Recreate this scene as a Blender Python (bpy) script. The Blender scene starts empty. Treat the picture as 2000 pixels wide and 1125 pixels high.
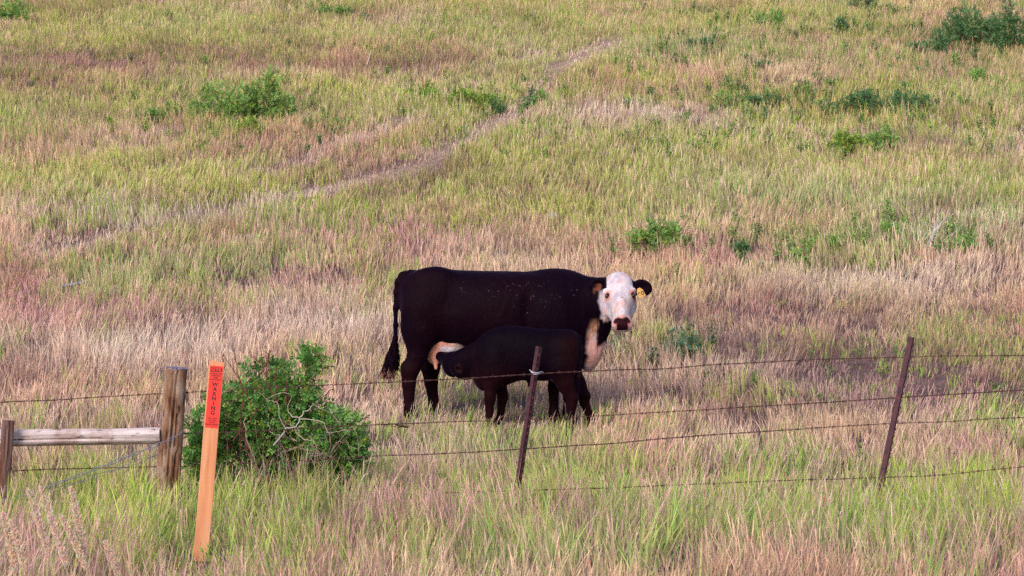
import bpy, math, random
import numpy as np
from mathutils import Vector, Matrix

# ------------------------------------------------------------------ camera, sky, sun, exposure
scene = bpy.context.scene
CAM_H, FPX, CX, CY = 1.75, 5000.0, 1000.0, 562.5
cam_d = bpy.data.cameras.new('camera')
cam_d.lens = 90.0
cam_d.sensor_width = 36.0
cam_d.clip_start = 0.2
cam_d.clip_end = 2000
cam_d.dof.use_dof = True
cam_d.dof.focus_distance = 23.0
cam_d.dof.aperture_fstop = 11.0
cam = bpy.data.objects.new('camera', cam_d)
scene.collection.objects.link(cam)
cam.location = (0, 0, CAM_H)
cam.rotation_euler = (math.radians(90), 0, 0)
scene.camera = cam

SUN_EL, SUN_AZ = 34.0, 205.0        # azimuth clockwise from +Y
world = bpy.data.worlds.new('World')
scene.world = world
world.use_nodes = True
wn = world.node_tree
sky = wn.nodes.new('ShaderNodeTexSky')
sky.sky_type = 'NISHITA'
sky.sun_disc = False
sky.sun_elevation = math.radians(SUN_EL)
sky.sun_rotation = math.radians(SUN_AZ)
sky.air_density = 1.0
sky.dust_density = 2.0
bg = wn.nodes['Background']
bg.inputs['Strength'].default_value = 0.14
wn.links.new(sky.outputs[0], bg.inputs[0])

sun_d = bpy.data.lights.new('sun', 'SUN')
sun_d.energy = 2.0
sun_d.angle = math.radians(22)
sun_d.color = (1.0, 0.92, 0.87)
sun = bpy.data.objects.new('sun', sun_d)
scene.collection.objects.link(sun)
_a, _e = math.radians(SUN_AZ), math.radians(SUN_EL)
to_sun = Vector((math.sin(_a) * math.cos(_e), math.cos(_a) * math.cos(_e), math.sin(_e)))
sun.rotation_euler = to_sun.to_track_quat('Z', 'Y').to_euler()

scene.view_settings.view_transform = 'Standard'
scene.view_settings.look = 'None'
scene.view_settings.exposure = 0.53
scene.view_settings.gamma = 1.0
scene.cycles.max_bounces = 5
scene.cycles.diffuse_bounces = 3
scene.cycles.transmission_bounces = 3
scene.cycles.use_denoising = False

rng = np.random.default_rng(7)
R = random.Random(11)
C = scene.collection


# ------------------------------------------------------------------ helpers
def hash2(ix, iy, seed=0):
    n = (ix.astype(np.int64) * 374761393 + iy.astype(np.int64) * 668265263 + seed * 1442695041) & 0xFFFFFFFF
    n = ((n ^ (n >> 13)) * 1274126177) & 0xFFFFFFFF
    n = n ^ (n >> 16)
    return (n & 0xFFFFFF) / float(0xFFFFFF)


def noise2(x, y, seed=0):
    x = np.asarray(x, float); y = np.asarray(y, float)
    ix, iy = np.floor(x), np.floor(y)
    fx, fy = x - ix, y - iy
    fx = fx * fx * (3 - 2 * fx); fy = fy * fy * (3 - 2 * fy)
    a = hash2(ix, iy, seed); b = hash2(ix + 1, iy, seed)
    c = hash2(ix, iy + 1, seed); d = hash2(ix + 1, iy + 1, seed)
    return (a * (1 - fx) + b * fx) * (1 - fy) + (c * (1 - fx) + d * fx) * fy


def fbm(x, y, seed=0, oct=3):
    s = 0; a = 1.0; t = 0
    for i in range(oct):
        s = s + a * noise2(x * 2 ** i, y * 2 ** i, seed + i * 17); t += a; a *= 0.55
    return s / t


def noise3(P, f, seed=0):
    x, y, z = P[:, 0] * f, P[:, 1] * f, P[:, 2] * f
    iz = np.floor(z); fz = z - iz; fz = fz * fz * (3 - 2 * fz)
    a = noise2(x + iz * 57.3, y + iz * 31.7, seed)
    b = noise2(x + (iz + 1) * 57.3, y + (iz + 1) * 31.7, seed)
    return a * (1 - fz) + b * fz


def hermite_table(ts, vs, n=400):
    ts = np.array(ts, float); vs = np.array(vs, float)
    if vs.ndim == 1:
        vs = vs[:, None]
    m = np.gradient(vs, ts, axis=0)
    tt = np.linspace(ts[0], ts[-1], n)
    i = np.clip(np.searchsorted(ts, tt, side='right') - 1, 0, len(ts) - 2)
    h = (ts[i + 1] - ts[i])[:, None]
    s = ((tt - ts[i])[:, None]) / h
    p = (2 * s**3 - 3 * s**2 + 1) * vs[i] + (s**3 - 2 * s**2 + s) * h * m[i] \
        + (-2 * s**3 + 3 * s**2) * vs[i + 1] + (s**3 - s**2) * h * m[i + 1]
    return tt, p


PROF_Y = [-60, 0, 12, 16, 19.2, 22, 24.2, 25.2, 28, 32, 40, 50, 63, 80, 110, 160, 240]
PROF_H = [-.4, 0, 0.02, .03, .05, .17, .36, .44, .84, 1.52, 3.15, 5.45, 8.75, 12.8, 18.5, 25, 30]
_PT, _PV = hermite_table(PROF_Y, PROF_H, 2400)
_PV = _PV[:, 0]


def ground(x, y):
    x = np.asarray(x, float); y = np.asarray(y, float)
    h = np.interp(y, _PT, _PV)
    amp = np.clip((y - 14) / 20, 0.15, 1.6)
    h = h + amp * 0.30 * (fbm(x / 7.0 + 3.3, y / 9.0, 5, 3) - 0.5)
    h = h + 0.06 * (fbm(x / 1.1, y / 1.3, 9, 2) - 0.5) * np.clip((y - 5) / 15, 0.4, 1)
    return h


def gz(x, y):
    return float(ground(np.array([x]), np.array([y]))[0])


def P(px, py, d):
    """the place at depth d that the survey of the photograph puts at (px, py)"""
    return Vector(((px - CX) / FPX * d, d, CAM_H - (py - CY) / FPX * d))


def ground_at(px, py):
    """walk out from the camera until the line of sight meets the ground"""
    d = np.arange(10.0, 150.0, 0.1)
    x, z = (px - CX) / FPX * d, CAM_H - (py - CY) / FPX * d
    g = ground(x, d)
    hit = np.nonzero(z <= g)[0]
    if len(hit) == 0: return P(px, py, 70)
    i = hit[0]
    return Vector((x[i], d[i], g[i]))


def link(name, mesh, mat=None, parent=None):
    o = bpy.data.objects.new(name, mesh)
    C.objects.link(o)
    if mat is not None:
        mesh.materials.append(mat)
    if parent is not None:
        o.parent = parent
    return o


def tag(o, label=None, cat=None, group=None, kind=None):
    if label: o['label'] = label
    if cat: o['category'] = cat
    if group: o['group'] = group
    if kind: o['kind'] = kind
    return o


def empty(name, loc, rz=0.0):
    o = bpy.data.objects.new(name, None)
    o.empty_display_size = 0.2
    C.objects.link(o)
    o.location = loc
    o.rotation_euler = (0, 0, rz)
    return o


def np_mesh(name, verts, quads=None, tris=None, cols=None, smooth=False, colname='tint'):
    me = bpy.data.meshes.new(name)
    nq = 0 if quads is None else len(quads)
    nt = 0 if tris is None else len(tris)
    me.vertices.add(len(verts))
    me.vertices.foreach_set('co', np.ascontiguousarray(verts, dtype=np.float32).ravel())
    loops = []
    if nq: loops.append(np.asarray(quads, dtype=np.int32).ravel())
    if nt: loops.append(np.asarray(tris, dtype=np.int32).ravel())
    loops = np.concatenate(loops)
    me.loops.add(len(loops))
    me.loops.foreach_set('vertex_index', loops)
    me.polygons.add(nq + nt)
    starts = np.concatenate([np.arange(nq) * 4, nq * 4 + np.arange(nt) * 3]).astype(np.int32)
    me.polygons.foreach_set('loop_start', starts)
    me.update(calc_edges=True)
    if cols is not None:
        at = me.color_attributes.new(colname, 'FLOAT_COLOR', 'POINT')
        c4 = np.ones((len(verts), 4), dtype=np.float32)
        c4[:, :3] = cols
        at.data.foreach_set('color', c4.ravel())
    me.polygons.foreach_set('use_smooth', np.full(nq + nt, smooth))
    me.update()
    return me


class MB:
    """collects tubes, boxes and leaves for one mesh"""
    def __init__(s):
        s.v = []; s.f = []; s.c = []; s.cur = (1, 1, 1)

    def vert(s, p):
        s.v.append(tuple(p)); s.c.append(s.cur); return len(s.v) - 1

    def tube(s, pts, rad, n=6, cap=True):
        pts = [Vector(p) for p in pts]
        if not isinstance(rad, (list, tuple)):
            rad = [rad] * len(pts)
        up = None; rings = []
        for i, p in enumerate(pts):
            d = (pts[min(i + 1, len(pts) - 1)] - pts[max(i - 1, 0)]).normalized()
            if up is None:
                up = Vector((0, 0, 1)) if abs(d.z) < .9 else Vector((1, 0, 0))
            u = (up - d * up.dot(d)).normalized(); w = d.cross(u); up = u
            rings.append([s.vert(p + (u * math.cos(2 * math.pi * k / n) + w * math.sin(2 * math.pi * k / n)) * rad[i])
                          for k in range(n)])
        for a, b in zip(rings, rings[1:]):
            for k in range(n):
                s.f.append((a[k], a[(k + 1) % n], b[(k + 1) % n], b[k]))
        if cap:
            s.f.append(tuple(rings[0][::-1])); s.f.append(tuple(rings[-1]))

    def box(s, o, ex, ey, ez):
        """box centred on o with half-axis vectors"""
        o, ex, ey, ez = map(Vector, (o, ex, ey, ez))
        i = [s.vert(o + ex * a + ey * b + ez * c) for c in (-1, 1) for b in (-1, 1) for a in (-1, 1)]
        for q in ((0, 2, 3, 1), (4, 5, 7, 6), (0, 1, 5, 4), (2, 6, 7, 3), (0, 4, 6, 2), (1, 3, 7, 5)):
            s.f.append(tuple(i[k] for k in q))

    def leaf(s, p, d, n, L, W):
        """a folded pointed leaf from p along d, surface normal about n"""
        d = d.normalized(); side = d.cross(n)
        if side.length < 1e-4: side = Vector((1, 0, 0))
        side.normalize(); nn = side.cross(d)
        a = s.vert(p); b = s.vert(p + d * L * .5 - nn * W * .15); c = s.vert(p + d * L - nn * L * .15)
        l1 = s.vert(p + d * L * .3 + side * W * .5 + nn * W * .12); l2 = s.vert(p + d * L * .7 + side * W * .42)
        r1 = s.vert(p + d * L * .3 - side * W * .5 + nn * W * .12); r2 = s.vert(p + d * L * .7 - side * W * .42)
        s.f += [(a, b, l1), (l1, b, l2), (l2, b, c), (a, r1, b), (r1, r2, b), (r2, c, b)]

    def build(s, name, mat, parent=None, smooth=False, colname='tint'):
        me = bpy.data.meshes.new(name)
        me.from_pydata(s.v, [], s.f)
        at = me.color_attributes.new(colname, 'FLOAT_COLOR', 'POINT')
        at.data.foreach_set('color', np.concatenate([np.array(s.c, dtype=np.float32),
                                                     np.ones((len(s.c), 1), np.float32)], 1).ravel())
        me.polygons.foreach_set('use_smooth', np.full(len(me.polygons), smooth))
        me.update()
        return link(name, me, mat, parent)


# ------------------------------------------------------------------ materials
def new_mat(name):
    m = bpy.data.materials.new(name); m.use_nodes = True
    nt = m.node_tree
    return m, nt, nt.nodes['Principled BSDF']


def plain(name, col, rough=.6, metal=0.0, spec=.5):
    m, nt, b = new_mat(name)
    b.inputs['Base Color'].default_value = (*col, 1)
    b.inputs['Roughness'].default_value = rough
    b.inputs['Metallic'].default_value = metal
    b.inputs['Specular IOR Level'].default_value = spec
    return m


def leafy(name, transl=.35, rough=.55, spec=.25, var=0.0):
    """colour from the mesh attribute, part of the light passing through"""
    m, nt, b = new_mat(name)
    at = nt.nodes.new('ShaderNodeAttribute'); at.attribute_name = 'tint'
    b.inputs['Roughness'].default_value = rough
    b.inputs['Specular IOR Level'].default_value = spec
    nt.links.new(at.outputs['Color'], b.inputs['Base Color'])
    tr = nt.nodes.new('ShaderNodeBsdfTranslucent')
    nt.links.new(at.outputs['Color'], tr.inputs['Color'])
    mix = nt.nodes.new('ShaderNodeMixShader'); mix.inputs[0].default_value = transl
    nt.links.new(b.outputs[0], mix.inputs[1]); nt.links.new(tr.outputs[0], mix.inputs[2])
    nt.links.new(mix.outputs[0], nt.nodes['Material Output'].inputs['Surface'])
    return m


def noise_node(nt, scale, detail=4, coord='Object', stretch=None, rough=.6):
    tc = nt.nodes.new('ShaderNodeTexCoord')
    n = nt.nodes.new('ShaderNodeTexNoise')
    n.inputs['Scale'].default_value = scale
    n.inputs['Detail'].default_value = detail
    n.inputs['Roughness'].default_value = rough
    if stretch:
        mp = nt.nodes.new('ShaderNodeMapping'); mp.inputs['Scale'].default_value = stretch
        nt.links.new(tc.outputs[coord], mp.inputs[0]); nt.links.new(mp.outputs[0], n.inputs[0])
    else:
        nt.links.new(tc.outputs[coord], n.inputs[0])
    return n


def ramp(nt, src, stops):
    r = nt.nodes.new('ShaderNodeValToRGB')
    el = r.color_ramp.elements
    while len(el) < len(stops):
        el.new(0.5)
    for e, (p, c) in zip(el, stops):
        e.position = p; e.color = (*c, 1)
    nt.links.new(src, r.inputs[0])
    return r


def bump(nt, src, b, strength, dist):
    bp = nt.nodes.new('ShaderNodeBump')
    bp.inputs['Strength'].default_value = strength
    bp.inputs['Distance'].default_value = dist
    nt.links.new(src, bp.inputs['Height'])
    nt.links.new(bp.outputs[0], b.inputs['Normal'])


M = {}
M['grass'] = leafy('grass_blades', .42, .6, .15)
M['leaf'] = leafy('shrub_leaf', .30, .45, .4)
m, nt, b = new_mat('soil')
n = noise_node(nt, 1.3, 8, rough=.7)
r = ramp(nt, n.outputs[0], [(.30, (.075, .042, .048)), (.5, (.15, .090, .090)), (.68, (.25, .17, .14)), (.85, (.15, .13, .08))])
la = nt.nodes.new('ShaderNodeAttribute'); la.attribute_name = 'litter'
sp2 = nt.nodes.new('ShaderNodeSeparateColor'); nt.links.new(la.outputs['Color'], sp2.inputs[0])
n5 = noise_node(nt, 9, 6, rough=.7)
r5 = ramp(nt, n5.outputs[0], [(.35, (.20, .12, .10)), (.6, (.44, .31, .25))])
mx = nt.nodes.new('ShaderNodeMix'); mx.data_type = 'RGBA'
nt.links.new(sp2.outputs[0], mx.inputs[0]); nt.links.new(r.outputs[0], mx.inputs[6]); nt.links.new(r5.outputs[0], mx.inputs[7])
nt.links.new(mx.outputs[2], b.inputs['Base Color'])
b.inputs['Roughness'].default_value = .95
b.inputs['Specular IOR Level'].default_value = .1
n2 = noise_node(nt, 14, 8, rough=.75)
bump(nt, n2.outputs[0], b, .9, .06)
M['soil'] = m

m, nt, b = new_mat('coat')
at = nt.nodes.new('ShaderNodeAttribute'); at.attribute_name = 'coat'
n = noise_node(nt, 22, 5, stretch=(1, 1, .35))
mx = nt.nodes.new('ShaderNodeMix'); mx.data_type = 'RGBA'; mx.blend_type = 'MULTIPLY'; mx.inputs[0].default_value = 1
rr = ramp(nt, n.outputs[0], [(.3, (.72, .70, .70)), (.7, (1.15, 1.12, 1.12))])
nt.links.new(at.outputs['Color'], mx.inputs[6]); nt.links.new(rr.outputs[0], mx.inputs[7])
nt.links.new(mx.outputs[2], b.inputs['Base Color'])
b.inputs['Roughness'].default_value = .60
b.inputs['Specular IOR Level'].default_value = .035
b.inputs['Sheen Weight'].default_value = .035
b.inputs['Sheen Roughness'].default_value = .45
b.inputs['Sheen Tint'].default_value = (.45, .25, .75, 1)
n2 = noise_node(nt, 60, 4, stretch=(1, 1, .25))
bump(nt, n2.outputs[0], b, .55, .014)
b1 = b.inputs['Normal'].links[0].from_node
n6 = noise_node(nt, 5.5, 3, stretch=(1, 1, .6))
b2 = nt.nodes.new('ShaderNodeBump'); b2.inputs['Strength'].default_value = .5; b2.inputs['Distance'].default_value = .06
nt.links.new(n6.outputs[0], b2.inputs['Height']); nt.links.new(b2.outputs[0], b1.inputs['Normal'])
M['coat'] = m

m, nt, b = new_mat('eye_gloss')
b.inputs['Base Color'].default_value = (.015, .007, .005, 1); b.inputs['Roughness'].default_value = .12
M['eye'] = m
M['tag_yellow'] = plain('tag_yellow', (.46, .22, .010), .5)
M['ink'] = plain('black_ink', (.012, .008, .01), .6)


def wood_mat(name, stops, stretch, scale=6, bs=.5, checks=False):
    m, nt, b = new_mat(name)
    n = noise_node(nt, scale, 8, stretch=stretch, rough=.65)
    r = ramp(nt, n.outputs[0], stops)
    if checks:
        n3 = noise_node(nt, scale * 3, 3, stretch=tuple(q * (1.0 if q > 1 else .5) for q in stretch), rough=.5)
        r3 = ramp(nt, n3.outputs[0], [(.33, (.16, .10, .09)), (.40, (1, 1, 1))])
        n4 = noise_node(nt, 5, 4)
        r4 = ramp(nt, n4.outputs[0], [(.38, (.62, .52, .48)), (.58, (1, 1, 1))])
        last = r.outputs[0]
        for rr_ in (r3, r4):
            mx = nt.nodes.new('ShaderNodeMix'); mx.data_type = 'RGBA'; mx.blend_type = 'MULTIPLY'; mx.inputs[0].default_value = 1
            nt.links.new(last, mx.inputs[6]); nt.links.new(rr_.outputs[0], mx.inputs[7]); last = mx.outputs[2]
        nt.links.new(last, b.inputs['Base Color'])
    else:
        nt.links.new(r.outputs[0], b.inputs['Base Color'])
    b.inputs['Roughness'].default_value = .85
    b.inputs['Specular IOR Level'].default_value = .2
    bump(nt, n.outputs[0], b, bs, .02)
    return m


M['post_wood'] = wood_mat('weathered_post_wood', [(.26, (.03, .012, .010)), (.38, (.14, .055, .030)), (.50, (.24, .135, .085)),
                                        (.62, (.30, .23, .20)), (.8, (.34, .16, .07))], (4, 4, .9), 4, .5, True)
M['dark_wood'] = wood_mat('dark_post_wood', [(.3, (.022, .010, .008)), (.45, (.11, .045, .025)), (.6, (.17, .11, .11)),
                                   (.78, (.25, .20, .23))], (5, 5, .4), 5)
M['rail_wood'] = wood_mat('bleached_rail_wood', [(.25, (.18, .09, .07)), (.4, (.44, .35, .35)), (.6, (.60, .51, .52)),
                                   (.8, (.52, .44, .46))], (1.1, 6, 6), 2.2, .5, True)
M['top_wood'] = wood_mat('post_top_wood', [(.3, (.10, .08, .13)), (.7, (.28, .25, .36))], (3, 3, 3), 8)
M['stake_wood'] = wood_mat('raw_stake_wood', [(.3, (.50, .185, .085)), (.5, (.60, .265, .135)), (.7, (.66, .335, .19))], (6, 6, .35), 6, .10)
m, nt, b = new_mat('sticker_vinyl')
n = noise_node(nt, 9, 3)
r = ramp(nt, n.outputs[0], [(.3, (.70, .022, .018)), (.7, (.80, .040, .028))])
nt.links.new(r.outputs[0], b.inputs['Base Color']); b.inputs['Roughness'].default_value = .5
M['sticker'] = m
m, nt, b = new_mat('rusty_steel')
n = noise_node(nt, 25, 6)
r = ramp(nt, n.outputs[0], [(.35, (.022, .006, .016)), (.55, (.065, .014, .026)), (.75, (.11, .030, .036))])
nt.links.new(r.outputs[0], b.inputs['Base Color']); b.inputs['Roughness'].default_value = .65
b.inputs['Metallic'].default_value = .25
bump(nt, n.outputs[0], b, .3, .003)
M['post_steel'] = m
M['wire'] = plain('rusty_wire', (.075, .028, .028), .7, .4)
M['galv'] = plain('dull_galvanised_wire', (.17, .17, .24), .6, .4)
M['clip'] = plain('bright_clip_wire', (.75, .75, .82), .35, .6)
m, nt, b = new_mat('bark')
at = nt.nodes.new('ShaderNodeAttribute'); at.attribute_name = 'tint'
nt.links.new(at.outputs['Color'], b.inputs['Base Color']); b.inputs['Roughness'].default_value = .8
b.inputs['Specular IOR Level'].default_value = .2
M['bark'] = m
M['hair'] = m.copy(); M['hair'].name = 'tail_hair'
M['hair'].node_tree.nodes['Principled BSDF'].inputs['Specular IOR Level'].default_value = .03

# ------------------------------------------------------------------ ground
xs = np.concatenate([np.linspace(-150, -24, 22), np.linspace(-22, 22, 221), np.linspace(24, 150, 22)])
ys = np.concatenate([np.linspace(-60, 8, 20), np.linspace(9, 70, 306), np.linspace(71, 240, 90)])
gx, gy = np.meshgrid(xs, ys)
gv = np.stack([gx.ravel(), gy.ravel(), ground(gx.ravel(), gy.ravel())], 1)
ny, nx = gx.shape
ii = (np.arange(ny - 1)[:, None] * nx + np.arange(nx - 1)[None, :]).ravel()
gq = np.stack([ii, ii + 1, ii + nx + 1, ii + nx], 1)

# ------------------------------------------------------------------ where the turf changes
# (px, py, rx, ry, {field: amount}) - patches surveyed off the photograph and laid on the ground
PATCH = [
    (880, 985, 130, 24, dict(h=-.45)), (95, 1010, 110, 22, dict(h=-.45)), (1400, 965, 250, 20, dict(h=-.25)),
    (395, 1125, 75, 60, dict(h=-.9)), (1008, 985, 40, 26, dict(h=-.35)), (1714, 985, 40, 26, dict(h=-.3)), (330, 985, 50, 30, dict(h=-.3)),
    (1050, 838, 150, 24, dict(h=-.5)), (810, 802, 80, 18, dict(h=-.4)), (10, 1010, 40, 30, dict(h=-.3)),
    # far slope
    (350, 60, 420, 45, dict(g=.25, l=.3)), (1000, 70, 300, 40, dict(g=.2, w=.2)),
    (190, 118, 230, 20, dict(b=.75, p=.45, g=-.25, h=-.3)), (560, 132, 220, 18, dict(b=.65, p=.25, g=-.1, h=-.3)), (880, 125, 120, 14, dict(b=.4)),
    (60, 170, 110, 40, dict(b=.5, p=.3)), (820, 100, 150, 25, dict(b=.25, g=.1)),
    (100, 20, 160, 14, dict(b=.5, p=.3)), (1000, 148, 110, 16, dict(b=.5, g=.3)),
    (470, 215, 230, 52, dict(g=.55, l=.45)), (780, 195, 230, 40, dict(g=.40, l=.4)),
    (200, 215, 220, 40, dict(g=.22, l=.2)), (330, 250, 70, 30, dict(p=.7, b=.3, g=-.3)),
    (190, 340, 250, 36, dict(g=.45, l=1.0, b=-.3)), (430, 355, 190, 26, dict(g=.35, l=.9)),
    (100, 290, 180, 18, dict(b=.35, p=.2)), (560, 300, 120, 20, dict(b=.35, p=.2)),
    (770, 330, 130, 28, dict(b=.55, g=.15, h=-.4)), (600, 350, 90, 20, dict(b=.4, g=.2, h=-.3)),
    (930, 290, 150, 40, dict(g=.45, b=.2)), (1060, 330, 150, 40, dict(g=.35, l=.2)),
    (870, 190, 110, 22, dict(p=.4)), (840, 275, 60, 16, dict(g=.3, b=.4)),
    (1240, 235, 240, 26, dict(w=.6, p=.15, g=-.2)), (1480, 265, 240, 26, dict(w=.5, p=.2, g=-.15)),
    (1250, 150, 200, 40, dict(g=.30, l=.35)), (1300, 90, 150, 24, dict(g=.35, c=.6)),
    (1560, 90, 80, 18, dict(p=.6, b=.2)), (1650, 120, 90, 16, dict(p=.5, b=.1)),
    (1900, 80, 160, 46, dict(g=.7, d=.8, b=.3)), (1640, 30, 90, 22, dict(g=.5, b=.2)),
    (1800, 100, 110, 12, dict(p=.6, r=.25)), (1880, 150, 160, 14, dict(p=.5, b=.3)),
    (1700, 200, 200, 24, dict(g=.6, b=.2)), (1480, 200, 90, 16, dict(g=.45, b=.2)),
    (1930, 230, 120, 50, dict(g=.35, b=.15)), (1700, 340, 260, 70, dict(g=.22, w=.2, l=.1)),
    (1400, 330, 260, 60, dict(g=.28, w=.25, l=.2)), (1950, 330, 120, 110, dict(g=.15, w=.2)),
    (1120, 400, 160, 40, dict(g=.3, l=.3)), (1230, 390, 170, 22, dict(b=.35, g=.1)),
    (1560, 400, 200, 40, dict(g=.2, c=.5, w=.3)), (1900, 450, 200, 50, dict(w=.4, c=.4)),
    # middle slope
    (300, 430, 200, 28, dict(p=.35, w=.6)), (80, 440, 120, 30, dict(p=.5, g=.1)),
    (120, 480, 130, 14, dict(p=.5, w=.4, h=-.4)), (450, 410, 160, 30, dict(g=.2, w=.3)),
    (270, 540, 120, 36, dict(g=.6, c=.35)), (490, 545, 90, 26, dict(g=.5, c=.4)),
    (90, 520, 90, 30, dict(g=.4, c=.3)), (560, 430, 120, 30, dict(g=.15, b=.15)),
    (700, 460, 110, 36, dict(p=.5, b=.2)), (760, 500, 80, 40, dict(b=.3, g=.3, l=.4)),
    (930, 450, 130, 26, dict(p=.5, b=.35)), (600, 565, 160, 30, dict(p=.8, b=.45, g=-.2, h=-.3)),
    (240, 625, 220, 34, dict(p=.75, b=.2, g=-.3)), (60, 620, 90, 60, dict(p=.7, g=-.1)),
    (300, 710, 330, 40, dict(w=.9, p=.35, g=-.3, h=.35)), (620, 650, 140, 34, dict(w=.6, p=.35, g=-.2, h=.2)),
    (560, 510, 160, 20, dict(g=.2)), (700, 610, 90, 40, dict(w=.4, p=.3)),
    (1400, 500, 130, 30, dict(p=.5, g=-.1)), (1250, 500, 120, 26, dict(p=.3)),
    (1600, 545, 260, 36, dict(w=.4, l=.5, g=.05)), (1850, 560, 180, 40, dict(w=.3, l=.3)),
    (1480, 470, 160, 18, dict(g=.15)), (1720, 470, 180, 18, dict(g=.35, d=.2)),
    (1450, 620, 150, 36, dict(p=.5, b=.25, h=-.2)), (1700, 640, 240, 30, dict(b=.6, g=.1, h=-.5)),
    (1650, 725, 260, 46, dict(v=.9, b=.55, p=.3, h=-.6, g=-.1)), (1420, 690, 100, 24, dict(v=.6, b=.4, h=-.5)),
    (1900, 700, 120, 36, dict(b=.5, g=.25, h=-.4)), (1850, 790, 180, 34, dict(p=.6, b=.3, v=.4, h=-.35)),
    (1600, 800, 160, 26, dict(v=.5, b=.35, h=-.4)), (1330, 680, 60, 14, dict(g=.4, d=.4)),
    (1300, 780, 130, 50, dict(p=.4, w=.2)), (1000, 790, 80, 30, dict(b=.2, w=.1, h=-.35)),
    (700, 760, 70, 60, dict(w=.3, g=.1, h=-.1)), (880, 770, 50, 40, dict(g=.3, h=-.2)),
    (640, 720, 60, 30, dict(b=.2)),
    # near strip
    (180, 860, 200, 60, dict(g=.15, p=.4)), (150, 1020, 260, 100, dict(g=.7, p=-.2)), (950, 1060, 900, 60, dict(g=.14)),
    (550, 1000, 160, 50, dict(g=.4, w=.4)), (560, 930, 110, 50, dict(p=.3, b=.4, g=-.1)),
    (900, 900, 200, 50, dict(g=.15, w=.5, l=.3)), (800, 990, 150, 40, dict(g=.15, p=.4)),
    (1050, 980, 190, 60, dict(g=.6, l=.4)), (1500, 960, 120, 50, dict(g=.4)), (480, 1040, 130, 50, dict(g=.6, l=.2)), (1250, 930, 130, 60, dict(g=.3, l=.4, p=.2)),
    (640, 1080, 160, 50, dict(p=.6, b=.2)), (950, 1080, 200, 40, dict(g=.25, p=.4)),
    (1450, 900, 100, 50, dict(w=.4, g=.1)), (1600, 930, 120, 30, dict(p=.5, w=.3)),
    (1500, 1050, 200, 60, dict(g=.3, p=.4, v=.2)), (1800, 1050, 240, 80, dict(g=.65, v=.35, b=.1, l=-.2)),
    (1300, 1090, 160, 40, dict(v=.4, p=.3, g=.2)), (1900, 900, 90, 30, dict(p=.6, b=.35)),
    (1900, 960, 110, 30, dict(g=.35, b=.2)),
]
# the two wheel tracks that climb across the slope
TRACKS = [[(60, 500), (160, 475), (270, 450), (380, 428), (470, 405), (560, 385), (640, 368), (740, 345), (820, 318), (890, 285), (950, 250), (1010, 215), (1040, 180), (1090, 135), (1160, 100), (1230, 70)],
          [(520, 345), (600, 318), (680, 285), (760, 258), (850, 205), (930, 165), (1000, 130), (1080, 100)]]
for k, tr in enumerate(TRACKS):
    for (x0, y0), (x1, y1) in zip(tr, tr[1:]):
        for t in (0, .33, .66):
            PATCH.append((x0 + (x1 - x0) * t, y0 + (y1 - y0) * t, 34 - 8 * k, 8.5 - 2 * k,
                          dict(t=(.95 if x0 > 560 else .40) if k == 0 else .6, p=.4, w=.6, g=-.5, b=-.1)))


def sst(a, b, x):
    t = np.clip((x - a) / (b - a), 0, 1); return t * t * (3 - 2 * t)


def fields(x, y, z):
    u = CX + x / y * FPX; v = CY + (CAM_H - z) / y * FPX
    wob = (fbm(x / 1.6, y / 3.0, 71, 3) - .5)
    wob2 = (fbm(x / 1.6, y / 3.0, 72, 3) - .5)
    F = dict()
    n1 = fbm(x / 2.6, y / 4.0, 31, 4); n2 = fbm(x / 1.9, y / 3.2, 32, 4)
    n3 = fbm(x / 3.0, y / 5.0, 33, 4); n4 = fbm(x / .8, y / 1.2, 34, 3)
    far = sst(28, 44, y)
    F['g'] = .30 + 1.5 * (n1 - .5) + .5 * (n4 - .5) + .26 * far
    F['l'] = .38 + 1.2 * (n2 - .5) + .16 * far
    F['p'] = .42 + 1.5 * (n3 - .5) - .20 * far
    F['b'] = .08 + 2.2 * np.clip(fbm(x / 1.1, y / 1.5, 35, 3) - .55, 0, 1)
    F['w'] = .26 + .8 * (fbm(x / 2.2, y / 3.5, 36, 3) - .5)
    F['c'] = .15 + .9 * (fbm(x / 3.5, y / 4.5, 37, 3) - .5)
    for k in 'vdrth':
        F[k] = np.zeros_like(x)
    F['p'] = F['p'] + .10 * sst(21, 17, y)
    F['v'] = F['v'] + .3 * sst(22, 18, y) * fbm(x / .5, y / .6, 39, 2)
    F['h'] = .8 * (fbm(x / 1.2, y / 1.6, 38, 3) - .5)
    for (px, py, rx, ry, d) in PATCH:
        q = ((u - px) / rx + wob * 1.6) ** 2 + ((v - py) / ry + wob2 * 1.8) ** 2
        g = np.exp(-q * 1.1)
        for k, a in d.items():
            F[k] = F[k] + a * g
    for k in F:
        if k != 'h':
            F[k] = np.clip(F[k], 0, 1)
    return F


def colv(*c): return np.array(c, float)[None, :]


def mixc(a, b, t): return a + (b - a) * t[:, None]


PALE, PINK = colv(.86, .70, .56), colv(.80, .36, .37)
STRAW = colv(.78, .58, .26)
LIME, GREEN, DKGRN, BLUEG = colv(.58, .68, .12), colv(.24, .48, .06), colv(.08, .19, .04), colv(.36, .52, .30)
BROWN, VIOL, RED = colv(.25, .13, .11), colv(.36, .25, .36), colv(.50, .09, .10)


def base_height(y):
    return np.interp(y, [10, 14.5, 16, 17.5, 21, 24, 30, 60], [.20, .26, .32, .30, .27, .235, .24, .24])


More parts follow.
